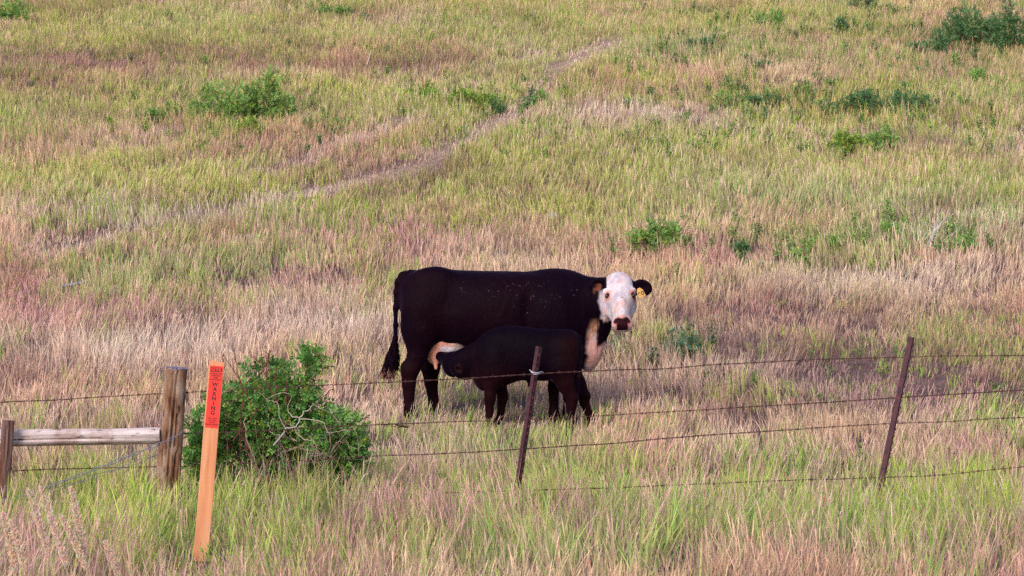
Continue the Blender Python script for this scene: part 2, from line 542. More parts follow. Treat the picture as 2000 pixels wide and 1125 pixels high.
def make_blades(x, y, clump_r, F, kind, seg, wmul):
    """x, y: roots; kind: 0 leaf, 1 seed stem, 2 matted dead; returns verts, quads, tris, cols"""
    N = len(x)
    z = ground(x, y) - .01
    hb = base_height(y) * np.clip(1 + F['h'], .25, 1.9) * (1 - .55 * F['t'])
    u1, u2, u3 = rng.random(N), rng.random(N), rng.random(N)
    isg = (.55 * clump_r + .45 * u1) < F['g'] * 1.05
    if kind == 2:
        isg &= u2 < .12
    if kind == 1:
        isg &= u2 < .25
    straw = mixc(STRAW, PINK, F['p'] * (.6 + .8 * u2).clip(0, 1))
    straw = mixc(straw, np.repeat(PALE, N, 0), (F['w'] * .9 + .15 * u3).clip(0, 1))
    straw = mixc(straw, np.repeat(VIOL, N, 0), F['v'] * .6)
    grn = mixc(np.repeat(GREEN, N, 0), np.repeat(LIME, N, 0), (F['l'] * .8 + .35 * u3).clip(0, 1))
    grn = mixc(grn, np.repeat(BLUEG, N, 0), F['c'] * .7)
    grn = mixc(grn, np.repeat(DKGRN, N, 0), F['d'] * .75)
    col = np.where(isg[:, None], grn, straw)
    col = mixc(col, np.repeat(BROWN, N, 0), (F['b'] * (.45 + .5 * u1)).clip(0, .85))
    rsel = rng.random(N) < (F['r'] * .5 + .004)
    col = np.where(rsel[:, None], RED * (.6 + .8 * u3[:, None]), col)
    if kind == 2:
        col = mixc(col, np.repeat(BROWN * .3 + PINK * .45 + VIOL * .35, N, 0), .45 - .35 * F['t'])
    val = .52 + .80 * rng.random(N) ** 1.2
    col = col * val[:, None] * (1 + .10 * (rng.random((N, 3)) - .5))
    root = mixc(col, np.repeat(colv(.20, .11, .14), N, 0), np.full(N, .55 if kind < 2 else .2))  # dry sheath brown, darkened violet to paint in the shade low between blades
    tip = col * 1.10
    dry = (rng.random(N) < .35) & isg
    tip = np.where(dry[:, None], mixc(tip, np.repeat(STRAW, N, 0), np.full(N, .6)), tip)

    if kind == 0:
        h = hb * (.35 + .95 * rng.random(N) ** 1.2); w = (.0046 + .0050 * rng.random(N)) * wmul
        lean = .10 + .50 * rng.random(N) ** 2
        prof = {4: [.75, 1, .8, .45, 0], 3: [.8, 1, .65, 0], 2: [.9, .85, 0]}[seg]
    elif kind == 1:
        h = hb * (.75 + .75 * rng.random(N)); w = (.0046 + .0036 * rng.random(N)) * wmul
        lean = .08 + .35 * rng.random(N) ** 2
        prof = {4: [.55, .5, .45, .85, 0], 3: [.6, .5, .85, 0], 2: [.7, .75, 0]}[seg]
    else:
        h = hb * (.12 + .33 * rng.random(N)); w = (.0032 + .0035 * rng.random(N)) * wmul
        lean = 1.0 + 2.2 * rng.random(N)
        prof = {4: [.8, 1, .9, .6, 0], 3: [.8, 1, .7, 0], 2: [.9, .85, 0]}[seg]
    ang = rng.random(N) * 2 * np.pi
    # a little wind from the left, locally coherent
    wx = .05 + .5 * (fbm(x / 1.4, y / 1.4, 51, 2) - .5); wy = .5 * (fbm(x / 1.4, y / 1.4, 52, 2) - .5)
    lx = np.cos(ang) * lean + wx; ly = np.sin(ang) * lean + wy
    yaw = rng.random(N) * np.pi
    yaw = np.where(np.abs(np.cos(yaw)) < .35, yaw + .9, yaw)
    sx, sy = np.cos(yaw), np.sin(yaw)
    ss = np.linspace(0, 1, seg + 1)
    if kind == 1:
        ss = {4: np.array([0, .35, .72, .86, 1]), 3: np.array([0, .7, .85, 1]), 2: np.array([0, .8, 1])}[seg]
    droop = (.04 + .20 * rng.random(N) ** 2) * (1.2 if kind != 1 else .5)
    V = np.empty((N, 2 * seg + 1, 3), np.float32); Cc = np.empty((N, 2 * seg + 1, 3), np.float32)
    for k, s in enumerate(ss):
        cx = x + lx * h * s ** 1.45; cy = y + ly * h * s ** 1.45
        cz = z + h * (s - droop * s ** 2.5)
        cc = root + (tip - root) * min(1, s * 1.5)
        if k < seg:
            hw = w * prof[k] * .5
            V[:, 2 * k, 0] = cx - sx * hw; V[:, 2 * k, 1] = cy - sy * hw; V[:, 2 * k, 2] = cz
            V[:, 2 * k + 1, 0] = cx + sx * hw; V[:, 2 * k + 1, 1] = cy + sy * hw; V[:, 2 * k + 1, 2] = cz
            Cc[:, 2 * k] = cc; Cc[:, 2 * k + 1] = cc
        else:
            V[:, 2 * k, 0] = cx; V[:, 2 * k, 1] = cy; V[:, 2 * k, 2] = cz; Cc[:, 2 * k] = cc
    b0 = (np.arange(N) * (2 * seg + 1))[:, None]
    q = np.concatenate([b0 + np.array([[2 * k, 2 * k + 1, 2 * k + 3, 2 * k + 2]]) for k in range(seg - 1)])
    t = b0 + np.array([[2 * seg - 2, 2 * seg - 1, 2 * seg]])
    return V.reshape(-1, 3), q, t, Cc.reshape(-1, 3)


def sow(y0, y1, dens, seg, wmul, batches):
    """tussocks scattered over the part of the pasture in view (and a margin either side)"""
    area = .2 * 1.06 * (y1**2 - y0**2) * 1.0 + 2.4 * (y1 - y0)
    per = 11
    NT = int(area * dens / per)
    yy = np.sqrt(rng.random(int(NT * 1.0)) * (y1**2 - y0**2) + y0**2)
    xx = (rng.random(NT) * 2 - 1) * (.212 * yy + 1.2)
    zz = ground(xx, yy)
    F = fields(xx, yy, zz)
    gap = fbm(xx / .42, yy / .60, 63, 2)
    gp = sst(.50, .30, gap) * (1 - .55 * sst(24, 40, yy))
    keep = rng.random(NT) > .12 * F['b']
    # nothing roots inside the posts and stake
    xx, yy = xx[keep], yy[keep]
    F = {k: v[keep] for k, v in F.items()}
    cr = rng.random(len(xx))
    gp = gp[keep]
    size = rng.gamma(2.2, 1 / 2.2, len(xx)) * (1 - .85 * gp) * (1 - .75 * F['t'])
    hclump = .62 + .62 * noise2(xx / .22, yy / .22, 64) + .25 * (rng.random(len(xx)) - .5)
    F['h'] = (1 + F['h']) * hclump - 1
    cr = .6 * cr + .4 * noise2(xx / .35, yy / .35, 61)
    cr = np.clip((cr - .5) * 1.35 + .5, 0, 1)
    for kind, share in ((0, .60), (1, .16), (2, .24)):
        n = rng.poisson(per * share * (size if kind < 2 else 1 + (-.40 + 1.0 * sst(22, 34, yy)) * gp + 1.0 * F['t']))
        idx = np.repeat(np.arange(len(xx)), n)
        rad = (.05 + .10 * rng.random(len(idx))) * (1.9 if kind == 2 else 1.0)
        a = rng.random(len(idx)) * 2 * np.pi
        bx = xx[idx] + np.cos(a) * rad * rng.random(len(idx)) ** .5
        by = yy[idx] + np.sin(a) * rad * rng.random(len(idx)) ** .5
        batches.append(make_blades(bx, by, cr[idx], {k: v[idx] for k, v in F.items()}, kind, seg, wmul))


inr = (gv[:, 1] > 9) & (gv[:, 1] < 110)
lit = np.zeros((len(gv), 3))
lit[inr, 0] = fields(gv[inr, 0], gv[inr, 1], gv[inr, 2])['t']
go = link('ground', np_mesh('ground', gv, quads=gq, cols=lit, smooth=True, colname='litter'), M['soil'])
tag(go, 'dry hillside ground rising behind the cows', kind='structure')

DENS = 1.0
B = []
sow(11.0, 22.0, 880 * DENS, 4, 1.18, B)
sow(22.0, 34.0, 900 * DENS, 3, 1.30, B)
sow(34.0, 70.0, 900 * DENS, 2, 1.75, B)


def tufts(N, y0, y1, green, B):
    """single coarse tussocks that stand out of the sward near the fence"""
    yy = np.sqrt(rng.random(N * 4) * (y1**2 - y0**2) + y0**2)
    xx = (rng.random(N * 4) * 2 - 1) * (.212 * yy + 1.0)
    F = fields(xx, yy, ground(xx, yy))
    sel = rng.random(N * 4) < (F['g'] if green else 1 - F['g']) ** 1.5 * .9
    idx = np.nonzero(sel)[0][:N]
    n = rng.integers(7, 22, len(idx)); ii_ = np.repeat(idx, n)
    rad = .02 + .05 * rng.random(len(ii_)); a = rng.random(len(ii_)) * 2 * np.pi
    G = {k: v[ii_].copy() for k, v in F.items()}
    hc = np.repeat(-.05 + .60 * rng.random(len(idx)), n)
    G['h'] = (1 + np.minimum(G['h'], 0.1)) * (1 + hc) - 1
    G['b'] *= .3
    if green:
        G['g'][:] = .97; G['l'] = np.clip(np.repeat(rng.random(len(idx)), n) * 1.1 - .1, 0, 1); G['d'][:] = 0
    else:
        G['g'][:] = .06
    cr = rng.random(len(ii_))
    B.append(make_blades(xx[ii_] + np.cos(a) * rad, yy[ii_] + np.sin(a) * rad, cr, G, 0, 4, 1.45 if green else 1.15))


tufts(560, 12.5, 21.5, True, B)
tufts(600, 12.5, 22.5, False, B)
tufts(300, 22.0, 30, True, B)
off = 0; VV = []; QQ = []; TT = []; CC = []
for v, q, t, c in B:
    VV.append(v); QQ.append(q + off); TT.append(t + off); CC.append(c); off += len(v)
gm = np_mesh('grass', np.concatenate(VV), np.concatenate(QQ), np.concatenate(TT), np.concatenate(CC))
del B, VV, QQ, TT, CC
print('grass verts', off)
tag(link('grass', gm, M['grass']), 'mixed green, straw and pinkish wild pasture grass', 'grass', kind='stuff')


# ------------------------------------------------------------------ animals: smooth-blended solids turned into one skin
class Field:
    def __init__(s, lo, hi, h):
        s.lo = np.array(lo, float); s.h = h
        s.n = np.ceil((np.array(hi) - s.lo) / h).astype(int) + 1
        s.D = np.full(s.n, 1.0, np.float32)
        s.ax = [s.lo[i] + h * np.arange(s.n[i]) for i in range(3)]

    def _sl(s, lo, hi):
        a = np.clip(np.floor((np.array(lo) - s.lo) / s.h).astype(int), 0, s.n)
        b = np.clip(np.ceil((np.array(hi) - s.lo) / s.h).astype(int) + 1, 0, s.n)
        return tuple(slice(a[i], b[i]) for i in range(3))

    def apply(s, fn, lo, hi, k, cut=False):
        m = k + .05
        sl = s._sl(np.array(lo) - m, np.array(hi) + m)
        X, Y, Z = np.meshgrid(s.ax[0][sl[0]], s.ax[1][sl[1]], s.ax[2][sl[2]], indexing='ij')
        d2 = fn(X, Y, Z).astype(np.float32)
        d1 = s.D[sl]
        if cut:
            hh = np.clip(.5 - .5 * (d1 + d2) / k, 0, 1)
            s.D[sl] = d1 * (1 - hh) - d2 * hh + k * hh * (1 - hh)
        else:
            hh = np.clip(.5 + .5 * (d2 - d1) / k, 0, 1)
            s.D[sl] = d2 * (1 - hh) + d1 * hh - k * hh * (1 - hh)

    def cone(s, a, b, ra, rb, k=.04, sq=1.0, cut=False):
        """round cone from a to b; sq < 1 makes it narrower across (y)"""
        a = np.array(a, float); b = np.array(b, float); ab = b - a; L2 = ab.dot(ab)
        def f(X, Y, Z):
            px, py, pz = X - a[0], Y - a[1], Z - a[2]
            t = np.clip((px * ab[0] + py * ab[1] + pz * ab[2]) / L2, 0, 1)
            r = ra + (rb - ra) * t
            return np.sqrt((px - ab[0] * t)**2 + ((py - ab[1] * t) / sq)**2 + (pz - ab[2] * t)**2) - r
        r = max(ra, rb)
        s.apply(f, np.minimum(a, b) - r, np.maximum(a, b) + r, k, cut)

    def chain(s, pts, rads, k=.03, sq=1.0):
        for (p, q, r0, r1) in zip(pts, pts[1:], rads, rads[1:]):
            s.cone(p, q, r0, r1, k, sq)

    def ell(s, c, r, k=.04, rot=None, cut=False):
        c = np.array(c, float); r = np.array(r, float)
        Mx = np.eye(3) if rot is None else np.array(rot)
        def f(X, Y, Z):
            p = np.stack([X - c[0], Y - c[1], Z - c[2]], -1) @ Mx.T   # rows of Mx = local axes
            q = p / r
            l = np.sqrt((q**2).sum(-1)); g = np.sqrt(((p / r**2)**2).sum(-1))
            return l * (l - 1) / np.maximum(g, 1e-6)
        m = max(r)
        s.apply(f, c - m, c + m, k, cut)

    def loft(s, org, rot, st, k=.05, p=2.2, flipbox=None):
        """rot rows = (t axis, u axis, v axis); st rows = t, cu, cv, ru, rv"""
        st = np.array(st, float); Mx = np.array(rot, float); org = np.array(org, float)
        T, tab = hermite_table(st[:, 0], st[:, 1:])
        tab[:, 2:] = np.maximum(tab[:, 2:], .008)
        def f(X, Y, Z):
            q = np.stack([X - org[0], Y - org[1], Z - org[2]], -1) @ Mx.T
            t, u, v = q[..., 0], q[..., 1], q[..., 2]
            cu, cv, ru, rv = (np.interp(t, T, tab[:, i]) for i in range(4))
            l = (np.abs((u - cu) / ru)**p + np.abs((v - cv) / rv)**p)**(1 / p)
            d = (l - 1) * np.minimum(ru, rv)
            return np.maximum(np.maximum(d, T[0] - t), t - T[-1])
        pts = []
        for row, t in zip(tab[::40], T[::40]):
            for a in (-1, 1):
                for b_ in (-1, 1):
                    pts.append(org + t * Mx[0] + (row[0] + a * row[2]) * Mx[1] + (row[1] + b_ * row[3]) * Mx[2])
        pts = np.array(pts)
        s.apply(f, pts.min(0), pts.max(0), k)

    def mesh(s, smooth=3):
        D = s.D; n = s.n
        inside = D < 0
        cs = [(i, j, k) for i in (0, 1) for j in (0, 1) for k in (0, 1)]
        def cor(A, c): return A[c[0]:n[0] - 1 + c[0], c[1]:n[1] - 1 + c[1], c[2]:n[2] - 1 + c[2]]
        cnt = sum(cor(inside, c).astype(np.int8) for c in cs)
        act = (cnt > 0) & (cnt < 8)
        idx = np.argwhere(act)
        vid = np.full(act.shape, -1, np.int64); vid[act] = np.arange(len(idx))
        acc = np.zeros((len(idx), 3)); num = np.zeros(len(idx))
        val = {c: D[idx[:, 0] + c[0], idx[:, 1] + c[1], idx[:, 2] + c[2]] for c in cs}
        for c in cs:
            for ax in range(3):
                if c[ax] == 0:
                    e = list(c); e[ax] = 1; e = tuple(e)
                    a, b_ = val[c], val[e]
                    m_ = (a < 0) != (b_ < 0)
                    t = np.where(m_, a / np.where(m_, a - b_, 1), 0)
                    p = np.array(c, float)[None, :].repeat(len(idx), 0); p[:, ax] += t
                    acc[m_] += p[m_]; num[m_] += 1
        V = s.lo + (idx + acc / num[:, None]) * s.h
        F = []
        for ax in range(3):
            o1, o2 = [(1, 2), (2, 0), (0, 1)][ax]
            sl0 = [slice(0, n[i] - 1) for i in range(3)]
            a = inside[tuple(slice(0, n[i] - (1 if i == ax else 0)) for i in range(3))]
            b_ = inside[tuple(slice(1 if i == ax else 0, n[i]) for i in range(3))]
            e = np.argwhere(a != b_)
            e = e[(e[:, o1] > 0) & (e[:, o2] > 0) & (e[:, o1] < n[o1] - 1) & (e[:, o2] < n[o2] - 1)]
            sgn = inside[e[:, 0], e[:, 1], e[:, 2]]
            def g(d1, d2):
                q = e.copy(); q[:, o1] -= d1; q[:, o2] -= d2
                return vid[q[:, 0], q[:, 1], q[:, 2]]
            quad = np.stack([g(1, 1), g(0, 1), g(0, 0), g(1, 0)], 1)
            quad[~sgn] = quad[~sgn][:, ::-1]
            F.append(quad)
        F = np.concatenate(F)
        E = np.concatenate([F[:, [0, 1]], F[:, [1, 2]], F[:, [2, 3]], F[:, [3, 0]]])
        E = np.concatenate([E, E[:, ::-1]])
        deg = np.bincount(E[:, 0], minlength=len(V))
        for _ in range(smooth):
            for lam in (.5, -.48):
                S = np.stack([np.bincount(E[:, 0], weights=V[E[:, 1], i], minlength=len(V)) for i in range(3)], 1)
                V = V + lam * (S / deg[:, None] - V)
        return V, F


def rows(a, b):
    """orthonormal rows: first along a, third nearest b"""
    a = np.array(a, float); a /= np.linalg.norm(a)
    b = np.array(b, float); b = b - a * a.dot(b); b /= np.linalg.norm(b)
    return np.array([a, np.cross(b, a), b])


def sst(a, b, x):
    t = np.clip((x - a) / (b - a), 0, 1); return t * t * (3 - 2 * t)


# ---- the cow: x towards her chest, y away from the camera, z up
COW = Vector((-.15, 25.0, .405))
f = Field((-1.22, -.62, -.02), (1.62, .45, 1.64), .0085)
f.loft((0, 0, 0), [(1, 0, 0), (0, 1, 0), (0, 0, 1)], [
    # x, cy, cz, ry, rz
    (-.955, 0, 1.26, .07, .09), (-.925, 0, 1.25, .16, .18), (-.86, 0, 1.235, .22, .255), (-.76, 0, 1.215, .26, .31),
    (-.65, 0, 1.20, .285, .345), (-.56, 0, 1.185, .30, .365), (-.44, 0, 1.155, .315, .372),
    (-.2, 0, 1.125, .36, .39), (.1, 0, 1.11, .375, .40), (.35, 0, 1.115, .34, .39), (.6, 0, 1.125, .30, .388),
    (.76, 0, 1.115, .265, .37), (.88, 0, 1.09, .22, .34), (.97, 0, 1.075, .17, .29), (1.04, -.01, 1.07, .12, .22), (1.09, -.02, 1.08, .05, .12)], .03, 2.25)
f.ell((-.60, -.17, 1.44), (.17, .07, .085), .12)
f.ell((-.60, .17, 1.44), (.17, .07, .085), .12)
f.ell((.58, 0, 1.42), (.22, .10, .085), .10)               # withers
f.cone((.80, -.02, 1.20), (1.12, -.04, 1.27), .25, .165, .08, .85)   # neck
f.cone((1.00, -.03, .98), (1.09, -.10, 1.16), .12, .10, .08)       # throat
f.ell((.90, -.02, .76), (.135, .12, .20), .09)              # dewlap / brisket
f.ell((.97, -.03, .90), (.10, .07, .16), .07)
f.ell((.89, -.03, .62), (.07, .055, .09), .05)
f.ell((.55, -.20, 1.02), (.20, .13, .30), .12)             # shoulder
f.ell((.55, .20, 1.02), (.20, .13, .30), .12)
for s_, dx in ((-1, 0.0), (1, .17)):                        # hind legs, far one set forward
    y = .175 * s_
    f.ell((-.74 + dx * .15, y, 1.02), (.19, .125, .29), .09)
    f.cone((-.745 + dx * .3, y, .92), (-.765 + dx * .9, y * 1.05, .70), .165, .095, .06, .72)
    f.cone((-.765 + dx * .9, y * 1.05, .70), (-.825 + dx * 1.1, y * 1.1, .55), .092, .080, .04, .68)
    f.ell((-.875 + dx * 1.1, y * 1.1, .575), (.050, .042, .065), .04)
    f.chain([(-.845 + dx * 1.1, y * 1.1, .54), (-.850 + dx * 1.2, y * 1.1, .42), (-.848 + dx * 1.35, y * 1.1, .20), (-.835 + dx * 1.4, y * 1.1, .13)],
            [.084, .064, .050, .060], .03, .80)
    f.chain([(-.835 + dx * 1.4, y * 1.1, .13), (-.80 + dx * 1.4, y * 1.1, .05)], [.056, .062], .025)
    f.ell((-.785 + dx * 1.4, y * 1.1, .03), (.085, .06, .045), .02)
for s_, fx in ((-1, .555), (1, .70)):                       # fore legs
    y = .165 * s_
    f.cone((fx, y, .86), (fx + .01, y, .62), .13, .085, .07, .75)
    f.chain([(fx + .01, y, .62), (fx + .015, y, .42), (fx, y, .38), (fx, y, .16), (fx, y, .12)], [.08, .062, .055, .044, .052], .025, .9)
    f.chain([(fx, y, .12), (fx + .03, y, .04)], [.05, .06], .02)
    f.ell((fx + .04, y, .03), (.075, .058, .045), .02)
f.ell((-.70, -.20, 1.16), (.17, .10, .20), .10)             # thigh muscle
f.ell((-.44, -.40, 1.26), (.13, .08, .15), .10, cut=True)     # hollow before the hip
f.ell((.30, -.36, 1.05), (.035, .04, .22), .08, cut=True)      # behind the shoulder
# udder and teats
f.ell((-.50, -.03, .80), (.205, .135, .125), .05)
f.ell((-.60, -.04, .71), (.085, .10, .115), .05)
f.cone((-.595, -.09, .66), (-.590, -.095, .565), .030, .017, .02)
f.cone((-.53, -.09, .70), (-.515, -.12, .66), .026, .018, .02)
f.cone((-.60, .05, .66), (-.60, .05, .59), .028, .016, .02)
# tail: leaves the tail head, arcs back and hangs
f.chain([(-.84, 0, 1.47), (-.91, -.005, 1.455), (-.955, -.01, 1.40), (-.975, -.012, 1.30), (-.985, -.012, 1.15), (-.985, -.012, .98), (-.99, -.012, .84), (-1.0, -.012, .78)],
        [.055, .047, .036, .028, .024, .021, .024, .018], .03)
# head
HO = np.array([1.188, -.13, 1.475])
HR = rows((.020, -.385, -.53), (0, -1, .35))     # t down the face, u sideways, v out of the face
if HR[1][0] < 0: HR[1] *= -1
T_, U_, V_ = HR


def H(t, u, v): return HO + T_ * t + U_ * u + V_ * v


f.loft(HO, HR, [
    # t, cu, cv, half width, half depth
    (-.035, 0, -.055, .050, .040), (-.01, 0, -.06, .085, .075), (.04, 0, -.075, .112, .100), (.12, 0, -.09, .128, .125),
    (.20, 0, -.10, .150, .142), (.27, 0, -.105, .136, .147), (.34, 0, -.10, .112, .135), (.42, 0, -.075, .092, .105),
    (.48, 0, -.06, .084, .085), (.535, 0, -.053, .096, .078), (.575, 0, -.055, .098, .072), (.605, 0, -.06, .080, .055), (.615, 0, -.062, .05, .035)], .02, 2.5)
f.cone(H(.26, -.085, -.17), H(.47, -.04, -.12), .075, .045, .05)
f.cone(H(.26, .085, -.17), H(.47, .04, -.12), .075, .045, .05)
f.ell(H(.185, -.118, -.015), (.038, .032, .035), .03)       # brows
f.ell(H(.185, .118, -.015), (.038, .032, .035), .03)
f.ell(H(.235, -.134, -.018), (.026, .022, .024), .02, cut=True)
f.ell(H(.235, .134, -.018), (.026, .022, .024), .02, cut=True)
f.cone(H(.33, 0, .022), H(.50, 0, .012), .035, .04, .05)      # nasal bridge
f.ell(H(.565, -.055, .022), (.014, .022, .018), .012, cut=True)    # nostrils
f.ell(H(.565, .055, .022), (.014, .022, .018), .012, cut=True)
f.cone(H(.585, -.07, -.045), H(.585, .07, -.045), .010, .010, .012, cut=True)  # mouth line
f.cone(H(.10, 0, -.13), (1.00, -.03, 1.22), .14, .19, .10)
# ears: cupped, standing out sideways behind the eyes
EARR = rows((.90, .05, -.22), (.05, -.95, -.12))
f.cone(H(.115, .10, -.09), H(.10, .165, -.10), .036, .042, .03)
f.ell(H(.105, .222, -.085), (.102, .082, .036), .02, EARR)
f.ell(H(.118, .228, -.045), (.078, .058, .030), .02, EARR, cut=True)
EARL = rows((-.90, .05, -.30), (-.1, -.88, -.30))
f.cone(H(.095, -.10, -.09), H(.085, -.165, -.09), .036, .042, .03)
f.ell(H(.105, -.205, -.050), (.100, .088, .038), .02, EARL)
f.ell(H(.122, -.215, -.008), (.068, .056, .028), .02, EARL, cut=True)
Vc, Fc = f.mesh(3)
print('cow verts', len(Vc))


def coat_cow(V):
    N = len(V)
    n1 = noise3(V, 9, 3) - .5; n2 = noise3(V, 28, 4) - .5; nf = noise3(V, 70, 5) - .5
    hd = V - HO
    t, u, v = hd @ T_, hd @ U_, hd @ V_
    x, y, z = V.T
    blk = np.array([.0036, .0006, .0042]); brn = np.array([.0100, .0015, .0026])
    col = np.repeat(blk[None, :], N, 0)
    # rusty cast on flank, thigh and lower legs
    w = sst(.35, .7, noise3(V, 3.0, 8)) * .35 + sst(.75, .45, z) * .7
    col = mixc(col, np.repeat(brn[None, :], N, 0), np.clip(w, 0, .9))
    white = np.array([.54, .48, .52]); pink = np.array([.70, .36, .27]); tan = np.array([.50, .25, .15])
    # dewlap and brisket: white to pink
    q = n1 * .10 + n2 * .04
    bris = sst(.845, .90, x + q * .6 + (z - .75) * -.10) * sst(1.04, .90, z + q) * (x > .5)
    bris = np.where((z > .5) & (z < 1.1), bris, 0)
    bc = mixc(np.repeat(tan[None, :], N, 0), np.repeat(np.array([[.60, .32, .28]]), N, 0), sst(.98, .80, z + q))
    bc = mixc(bc, np.repeat(white[None, :] * .9, N, 0), sst(.62, .54, z) * .4 + sst(.4, .7, noise3(V, 14, 12)) * .5)
    col = mixc(col, bc, bris)
    # white cheek strip on the neck below the ear
    st = sst(.985, 1.015, x + q * .35) * sst(1.33, 1.24, z + q * .4 + (x - 1.05) * .6) * sst(1.00, 1.03, z + q * .3)
    col = mixc(col, np.repeat(white[None, :] * np.array([.88, .84, .90]), N, 0), st)
    # black throat patch
    tp = sst(.965, .99, x + q * .3) * sst(1.045, 1.02, z + q * .3) * sst(.80, .84, z + q * .4 + (x - 1.05) * -.5)
    col = mixc(col, np.repeat(blk[None, :], N, 0), tp)
    # face
    onh = (x > 1.03) & (y < .06) & (z > .9)
    face = sst(-.20, -.165, v + q * .3 + .10 * sst(.30, .45, t)) * sst(.175, .160, np.abs(u) + q * .1) * onh
    # ears and the band behind them stay black
    ear = (sst(.120, .134, np.abs(u) + (.17 - t) * .05) * (t < .175) * (t > -.03))
    face = face * (1 - np.clip(ear, 0, 1))
    fc = np.repeat(white[None, :], N, 0)
    fc = mixc(fc, np.repeat(np.array([[.44, .38, .47]]), N, 0), sst(.45, .70, noise3(V, 12, 21)) * .65)
    fc = mixc(fc, np.repeat(pink[None, :], N, 0), sst(.5, .75, noise3(V, 16, 22)) * .40)
    au = np.abs(u)
    de = np.sqrt((t - .245)**2 * .7 + (au - .124)**2 * 1.0)
    fc = mixc(fc, np.repeat(np.array([[.50, .20, .14]]), N, 0), sst(.050, .020, de + nf * .01) * .75)
    dr = np.abs((au - .124) + (t - .25) * .55)
    fc = mixc(fc, np.repeat(np.array([[.55, .27, .20]]), N, 0), sst(.016, .006, dr) * sst(.23, .26, t) * sst(.34, .29, t) * .7)
    fc = mixc(fc, np.repeat(np.array([[.03, .01, .01]]), N, 0), sst(.024, .015, de))
    # freckles
    for (ft, fu, fr, fcx) in ((.315, .008, .013, (.22, .05, .03)), (.245, .004, .006, (.12, .08, .12)), (.12, -.01, .008, (.3, .14, .14)),
                              (.095, 0.0, .006, (.25, .12, .12)), (.15, .004, .005, (.2, .1, .14)), (.07, -.016, .010, (.50, .28, .22)),
                              (.17, -.07, .005, (.3, .2, .25)), (.45, -.02, .005, (.2, .12, .15))):
        dd = np.sqrt(((t - ft) * 1.6)**2 + (u - fu)**2)
        fc = mixc(fc, np.repeat(np.array([fcx]), N, 0), sst(fr, fr * .5, dd + n2 * .004))
    # muzzle
    fc = mixc(fc, np.repeat(np.array([[.60, .30, .26]]), N, 0), sst(.500, .530, t) * sst(.094, .075, au + n2 * .01) * (v > -.05) * .85)
    mz = sst(.530, .545, t - .008 * np.cos(u * 60) + n2 * .01) * sst(.068, .058, au + (t - .57) * .2) * (v > -.065)
    fc = mixc(fc, np.repeat(np.array([[.020, .004, .008]]), N, 0), mz)
    nost = sst(.030, .018, np.sqrt((t - .56)**2 + (au - .060)**2))
    fc = mixc(fc, np.repeat(np.array([[.50, .15, .15]]), N, 0), sst(.020, .010, np.sqrt(((t - .578) * .8)**2 + (au - .066)**2)) * .9 * (v > -.04))
    fc = mixc(fc, np.repeat(np.array([[.03, .006, .01]]), N, 0), nost * (v > -.03))
    col = mixc(col, fc, face)
    # inside of the left-hand ear is tan
    e1 = sst(.050, .005, np.abs(t - .118 + n2 * .06 + (u + .21) * .5)) * sst(-.165, -.185, u) * sst(-.265, -.25, u) * (v > -.085) * (v < -.01)
    col = mixc(col, np.repeat(np.array([[.17, .060, .032]]), N, 0), e1 * .85)
    # udder
    ud = (x > -.76) & (x < -.22) & (z < .93) & (np.abs(y) < .17)
    du = np.sqrt(((x + .50) / .225)**2 + ((y + .03) / .17)**2 + ((z - .79) / .145)**2)
    du2 = np.sqrt(((x + .60) / .105)**2 + ((y + .04) / .125)**2 + ((z - .66) / .17)**2)
    us = sst(1.10, .96, np.minimum(du, du2) + q * .6) * ud
    uc = mixc(np.repeat(np.array([[.58, .27, .20]]), N, 0), np.repeat(np.array([[.60, .46, .44]]), N, 0), sst(-.52, -.36, x + q))
    uc = mixc(uc, np.repeat(np.array([[.62, .58, .66]]), N, 0), sst(-.565, -.53, x + q * .3) * sst(.775, .755, z + n2 * .05))
    uc = mixc(uc, np.repeat(np.array([[.45, .17, .13]]), N, 0), sst(.5, .75, noise3(V, 20, 30)) * .4)
    col = mixc(col, uc, us)
    # hooves
    col = mixc(col, np.repeat(np.array([[.05, .04, .035]]), N, 0), sst(.06, .04, z))
    # seeds and dust caught in the coat of the back and ribs
    rs = np.random.default_rng(3)
    dens = np.exp(-((x - .25) / .38)**2 - ((z - 1.28) / .12)**2) + .4 * np.exp(-((x + .2) / .3)**2 - ((z - 1.35) / .07)**2)
    sp_ = (rs.random(N) < .022 * dens) & (y < -.15)
    col[sp_] = np.array([.10, .06, .095]) * (.2 + 1.1 * rs.random((sp_.sum(), 1)) ** 2)
    return np.clip(col, 0, 1)


cow = np_mesh('cow', Vc, quads=Fc, cols=coat_cow(Vc), smooth=True, colname='coat')
cow_o = link('cow', cow, M['coat'])
cow_o.location = COW
tag(cow_o, 'large black cow with a white face and yellow ear tag, looking towards the viewer', 'cow')


def ball(name, c, r, mat, parent, sc=(1, 1, 1)):
    mb = MB(); c = Vector(c); rings = []
    for i in range(1, 8):
        a = math.pi * i / 8
        rings.append([mb.vert(c + Vector((r * sc[0] * math.sin(a) * math.cos(b_), r * sc[1] * math.sin(a) * math.sin(b_), r * sc[2] * math.cos(a))))
                      for b_ in [2 * math.pi * k / 12 for k in range(12)]])
    t = mb.vert(c + Vector((0, 0, r * sc[2]))); b0 = mb.vert(c - Vector((0, 0, r * sc[2])))
    for a, b_ in zip(rings, rings[1:]):
        for k in range(12): mb.f.append((a[k], b_[k], b_[(k + 1) % 12], a[(k + 1) % 12]))
    for k in range(12):
        mb.f.append((t, rings[0][k], rings[0][(k + 1) % 12])); mb.f.append((b0, rings[-1][(k + 1) % 12], rings[-1][k]))
    return mb.build(name, mat, parent, True)


ball('eye', H(.240, -.127, -.022), .021, M['eye'], cow_o)
ball('eye', H(.240, .127, -.022), .021, M['eye'], cow_o)


